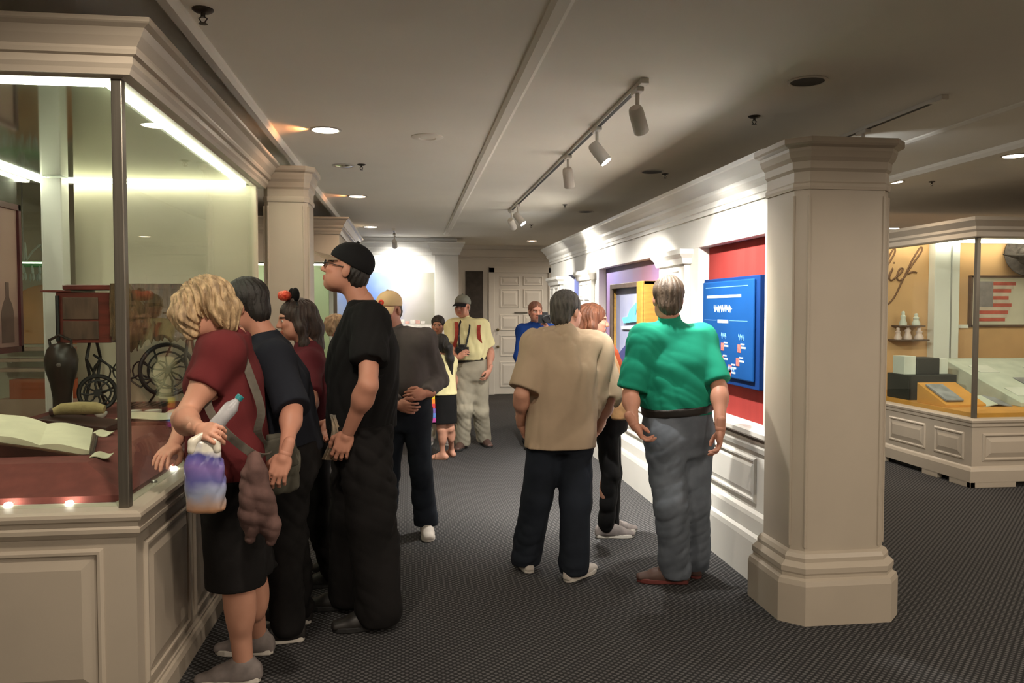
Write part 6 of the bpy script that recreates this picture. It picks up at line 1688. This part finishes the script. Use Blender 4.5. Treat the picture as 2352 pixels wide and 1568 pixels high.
# folded leaflet in front of the tall man
M_leaf1 = ramp_mat('leaflet_print', [(0, (.34, .24, .15)), (.4, (.16, .15, .13)), (.7, (.40, .31, .21)), (1, (.12, .12, .11))], .86, 1.10, rough=.5, noise=.6)
lf = empty('folded_leaflet', (-.37, 4.0, .86), 'folded tan and grey leaflet held at the waist of the person in black', 'leaflet')
for k, (dx, dy, tw_) in enumerate(((0, 0, 0), (.018, -.012, .25), (-.014, .012, -.2))):
    pts = []
    for i in range(9):
        t = i/8; pts.append((-.385 + dx + .045*sin(t*pi*.8 + tw_) , 3.99 + dy - .02*sin(t*pi), .865 + .225*t))
    band(pts, .034 - .004*k, .0015, 'leaf', M_leaf1, lf, side=(.75, .55, 0))

# tan handbag of the red-haired woman
M_tan = mat('tan_leather', (0.36, 0.20, 0.09), rough=0.5, var=0.2, scale=12, bump=0.1, bscale=60)
hbg = empty('handbag', (1.37, 5.19, .88), 'tan leather handbag hanging beside the person in the rust top', 'bag')
f = Field(); f.loft([(1.375, 5.17, .885), (1.375, 5.17, .96), (1.372, 5.17, 1.04), (1.37, 5.18, 1.10)], [.058, .066, .062, .048], [.028, .036, .032, .016], (1, 0, 0), (0, -1, 0), .02, ex=2.8, rnd=.015)
np_mesh('bag_body', [f.mesh(.006, disp=folds(76, .003, 2))], M_tan, hbg)
band(smooth_path([(1.335, 5.18, 1.09), (1.30, 5.20, 1.22), (1.285, 5.25, 1.36), (1.29, 5.32, 1.435)]), .012, .003, 'strap', M_tan, hbg)
band(smooth_path([(1.405, 5.18, 1.09), (1.36, 5.19, 1.24), (1.31, 5.23, 1.37), (1.29, 5.32, 1.44)]), .012, .003, 'strap', M_tan, hbg)

# camera and red-strapped backpack of the man in yellow
def small_camera(name, c, fwd, s, label, strap=None):
    e = empty(name, c, label, 'camera'); c = Vector(c); f_ = Vector(fwd).normalized(); r_ = f_.cross(Vector((0, 0, 1))).normalized(); u_ = r_.cross(f_)
    bdy = mb().obox(c, r_*.062*s, f_*.026*s, u_*.040*s).build('camera_body', M_black, e, bevel=.006)
    mb().obox(c + u_*.050*s, r_*.024*s, f_*.022*s, u_*.014*s).build('viewfinder', M_black, e, bevel=.004)
    mb().lathe([(0, .02), (.034*s, .02), (.035*s, .075*s), (.031*s, .08*s), (.028*s, .07*s), (0, .068*s)], c, 20, axis=f_).build('lens', M_black, e, smooth=True)
    if strap:
        for st in strap: band(smooth_path(st), .010, .002, 'neck_strap', M_black, e)
    return e
small_camera('camera', (.575, 8.83, 1.14), (-.35, -1, -.1), 1.15, 'black camera hanging on the chest of the person in pale yellow',
    strap=([(.545, 8.84, 1.18), (.545, 8.93, 1.30), (.555, 9.0, 1.42), (.60, 9.13, 1.50)], [(.61, 8.83, 1.18), (.645, 8.92, 1.30), (.67, 9.0, 1.42), (.66, 9.13, 1.50)]))
M_redstrap = cloth_material('red_webbing', (0.30, 0.045, 0.03), var=0.15, scale=20)
bp = empty('backpack', (.70, 9.36, 1.0), 'dark backpack with red shoulder straps on the person in pale yellow', 'backpack')
f = Field(); f.loft([(.715, 9.40, 1.02), (.715, 9.42, 1.2), (.705, 9.40, 1.42)], [.13, .145, .11], [.06, .085, .05], (1, -.35, 0), (-.35, -1, 0), .02, ex=3, rnd=.03)
np_mesh('pack_body', [f.mesh(.01, disp=folds(77, .004, 1.5))], M_black_d, bp)
for (xs, xm) in ((.50, .525), (.80, .775)):
    band(smooth_path([(xs + .03, 9.33, 1.40), (xs + .02, 9.18, 1.475), (xm, 9.00, 1.42), (xm - .005, 8.945, 1.30), (xm + (.03 if xm > .6 else -.03), 8.99, 1.17)]), .020, .006, 'shoulder_strap', M_redstrap, bp, side=(1, -.2, 0))

small_camera('camera', (1.535, 9.06, 1.49), (0.05, -1, 0), 1.2, 'dark camera held up by the person in royal blue')

# striped tote beside the girl
tt = empty('striped_tote', (.225, 8.40, .42), 'rainbow striped tote hanging beside the black skirt', 'bag')
cols = ((.75, .55, .03), (.80, .25, .02), (.60, .04, .05), (.20, .12, .45), (.10, .22, .60), (.45, .06, .30))
for k, c_ in enumerate(cols):
    z1 = .715 - k*.049
    mb().obox((.225, 8.40, z1 - .0245), (.036 + .002*k, .012, 0), (0, .022, 0), (0, 0, .0246)).build('stripe', mat('tote_stripe_%d' % k, c_, rough=.7), tt, bevel=.004)
band(smooth_path([(.205, 8.40, .715), (.20, 8.42, .80), (.215, 8.46, .90), (.245, 8.5, 1.02), (.265, 8.5, 1.085)]), .010, .002, 'strap', M_strap, tt)
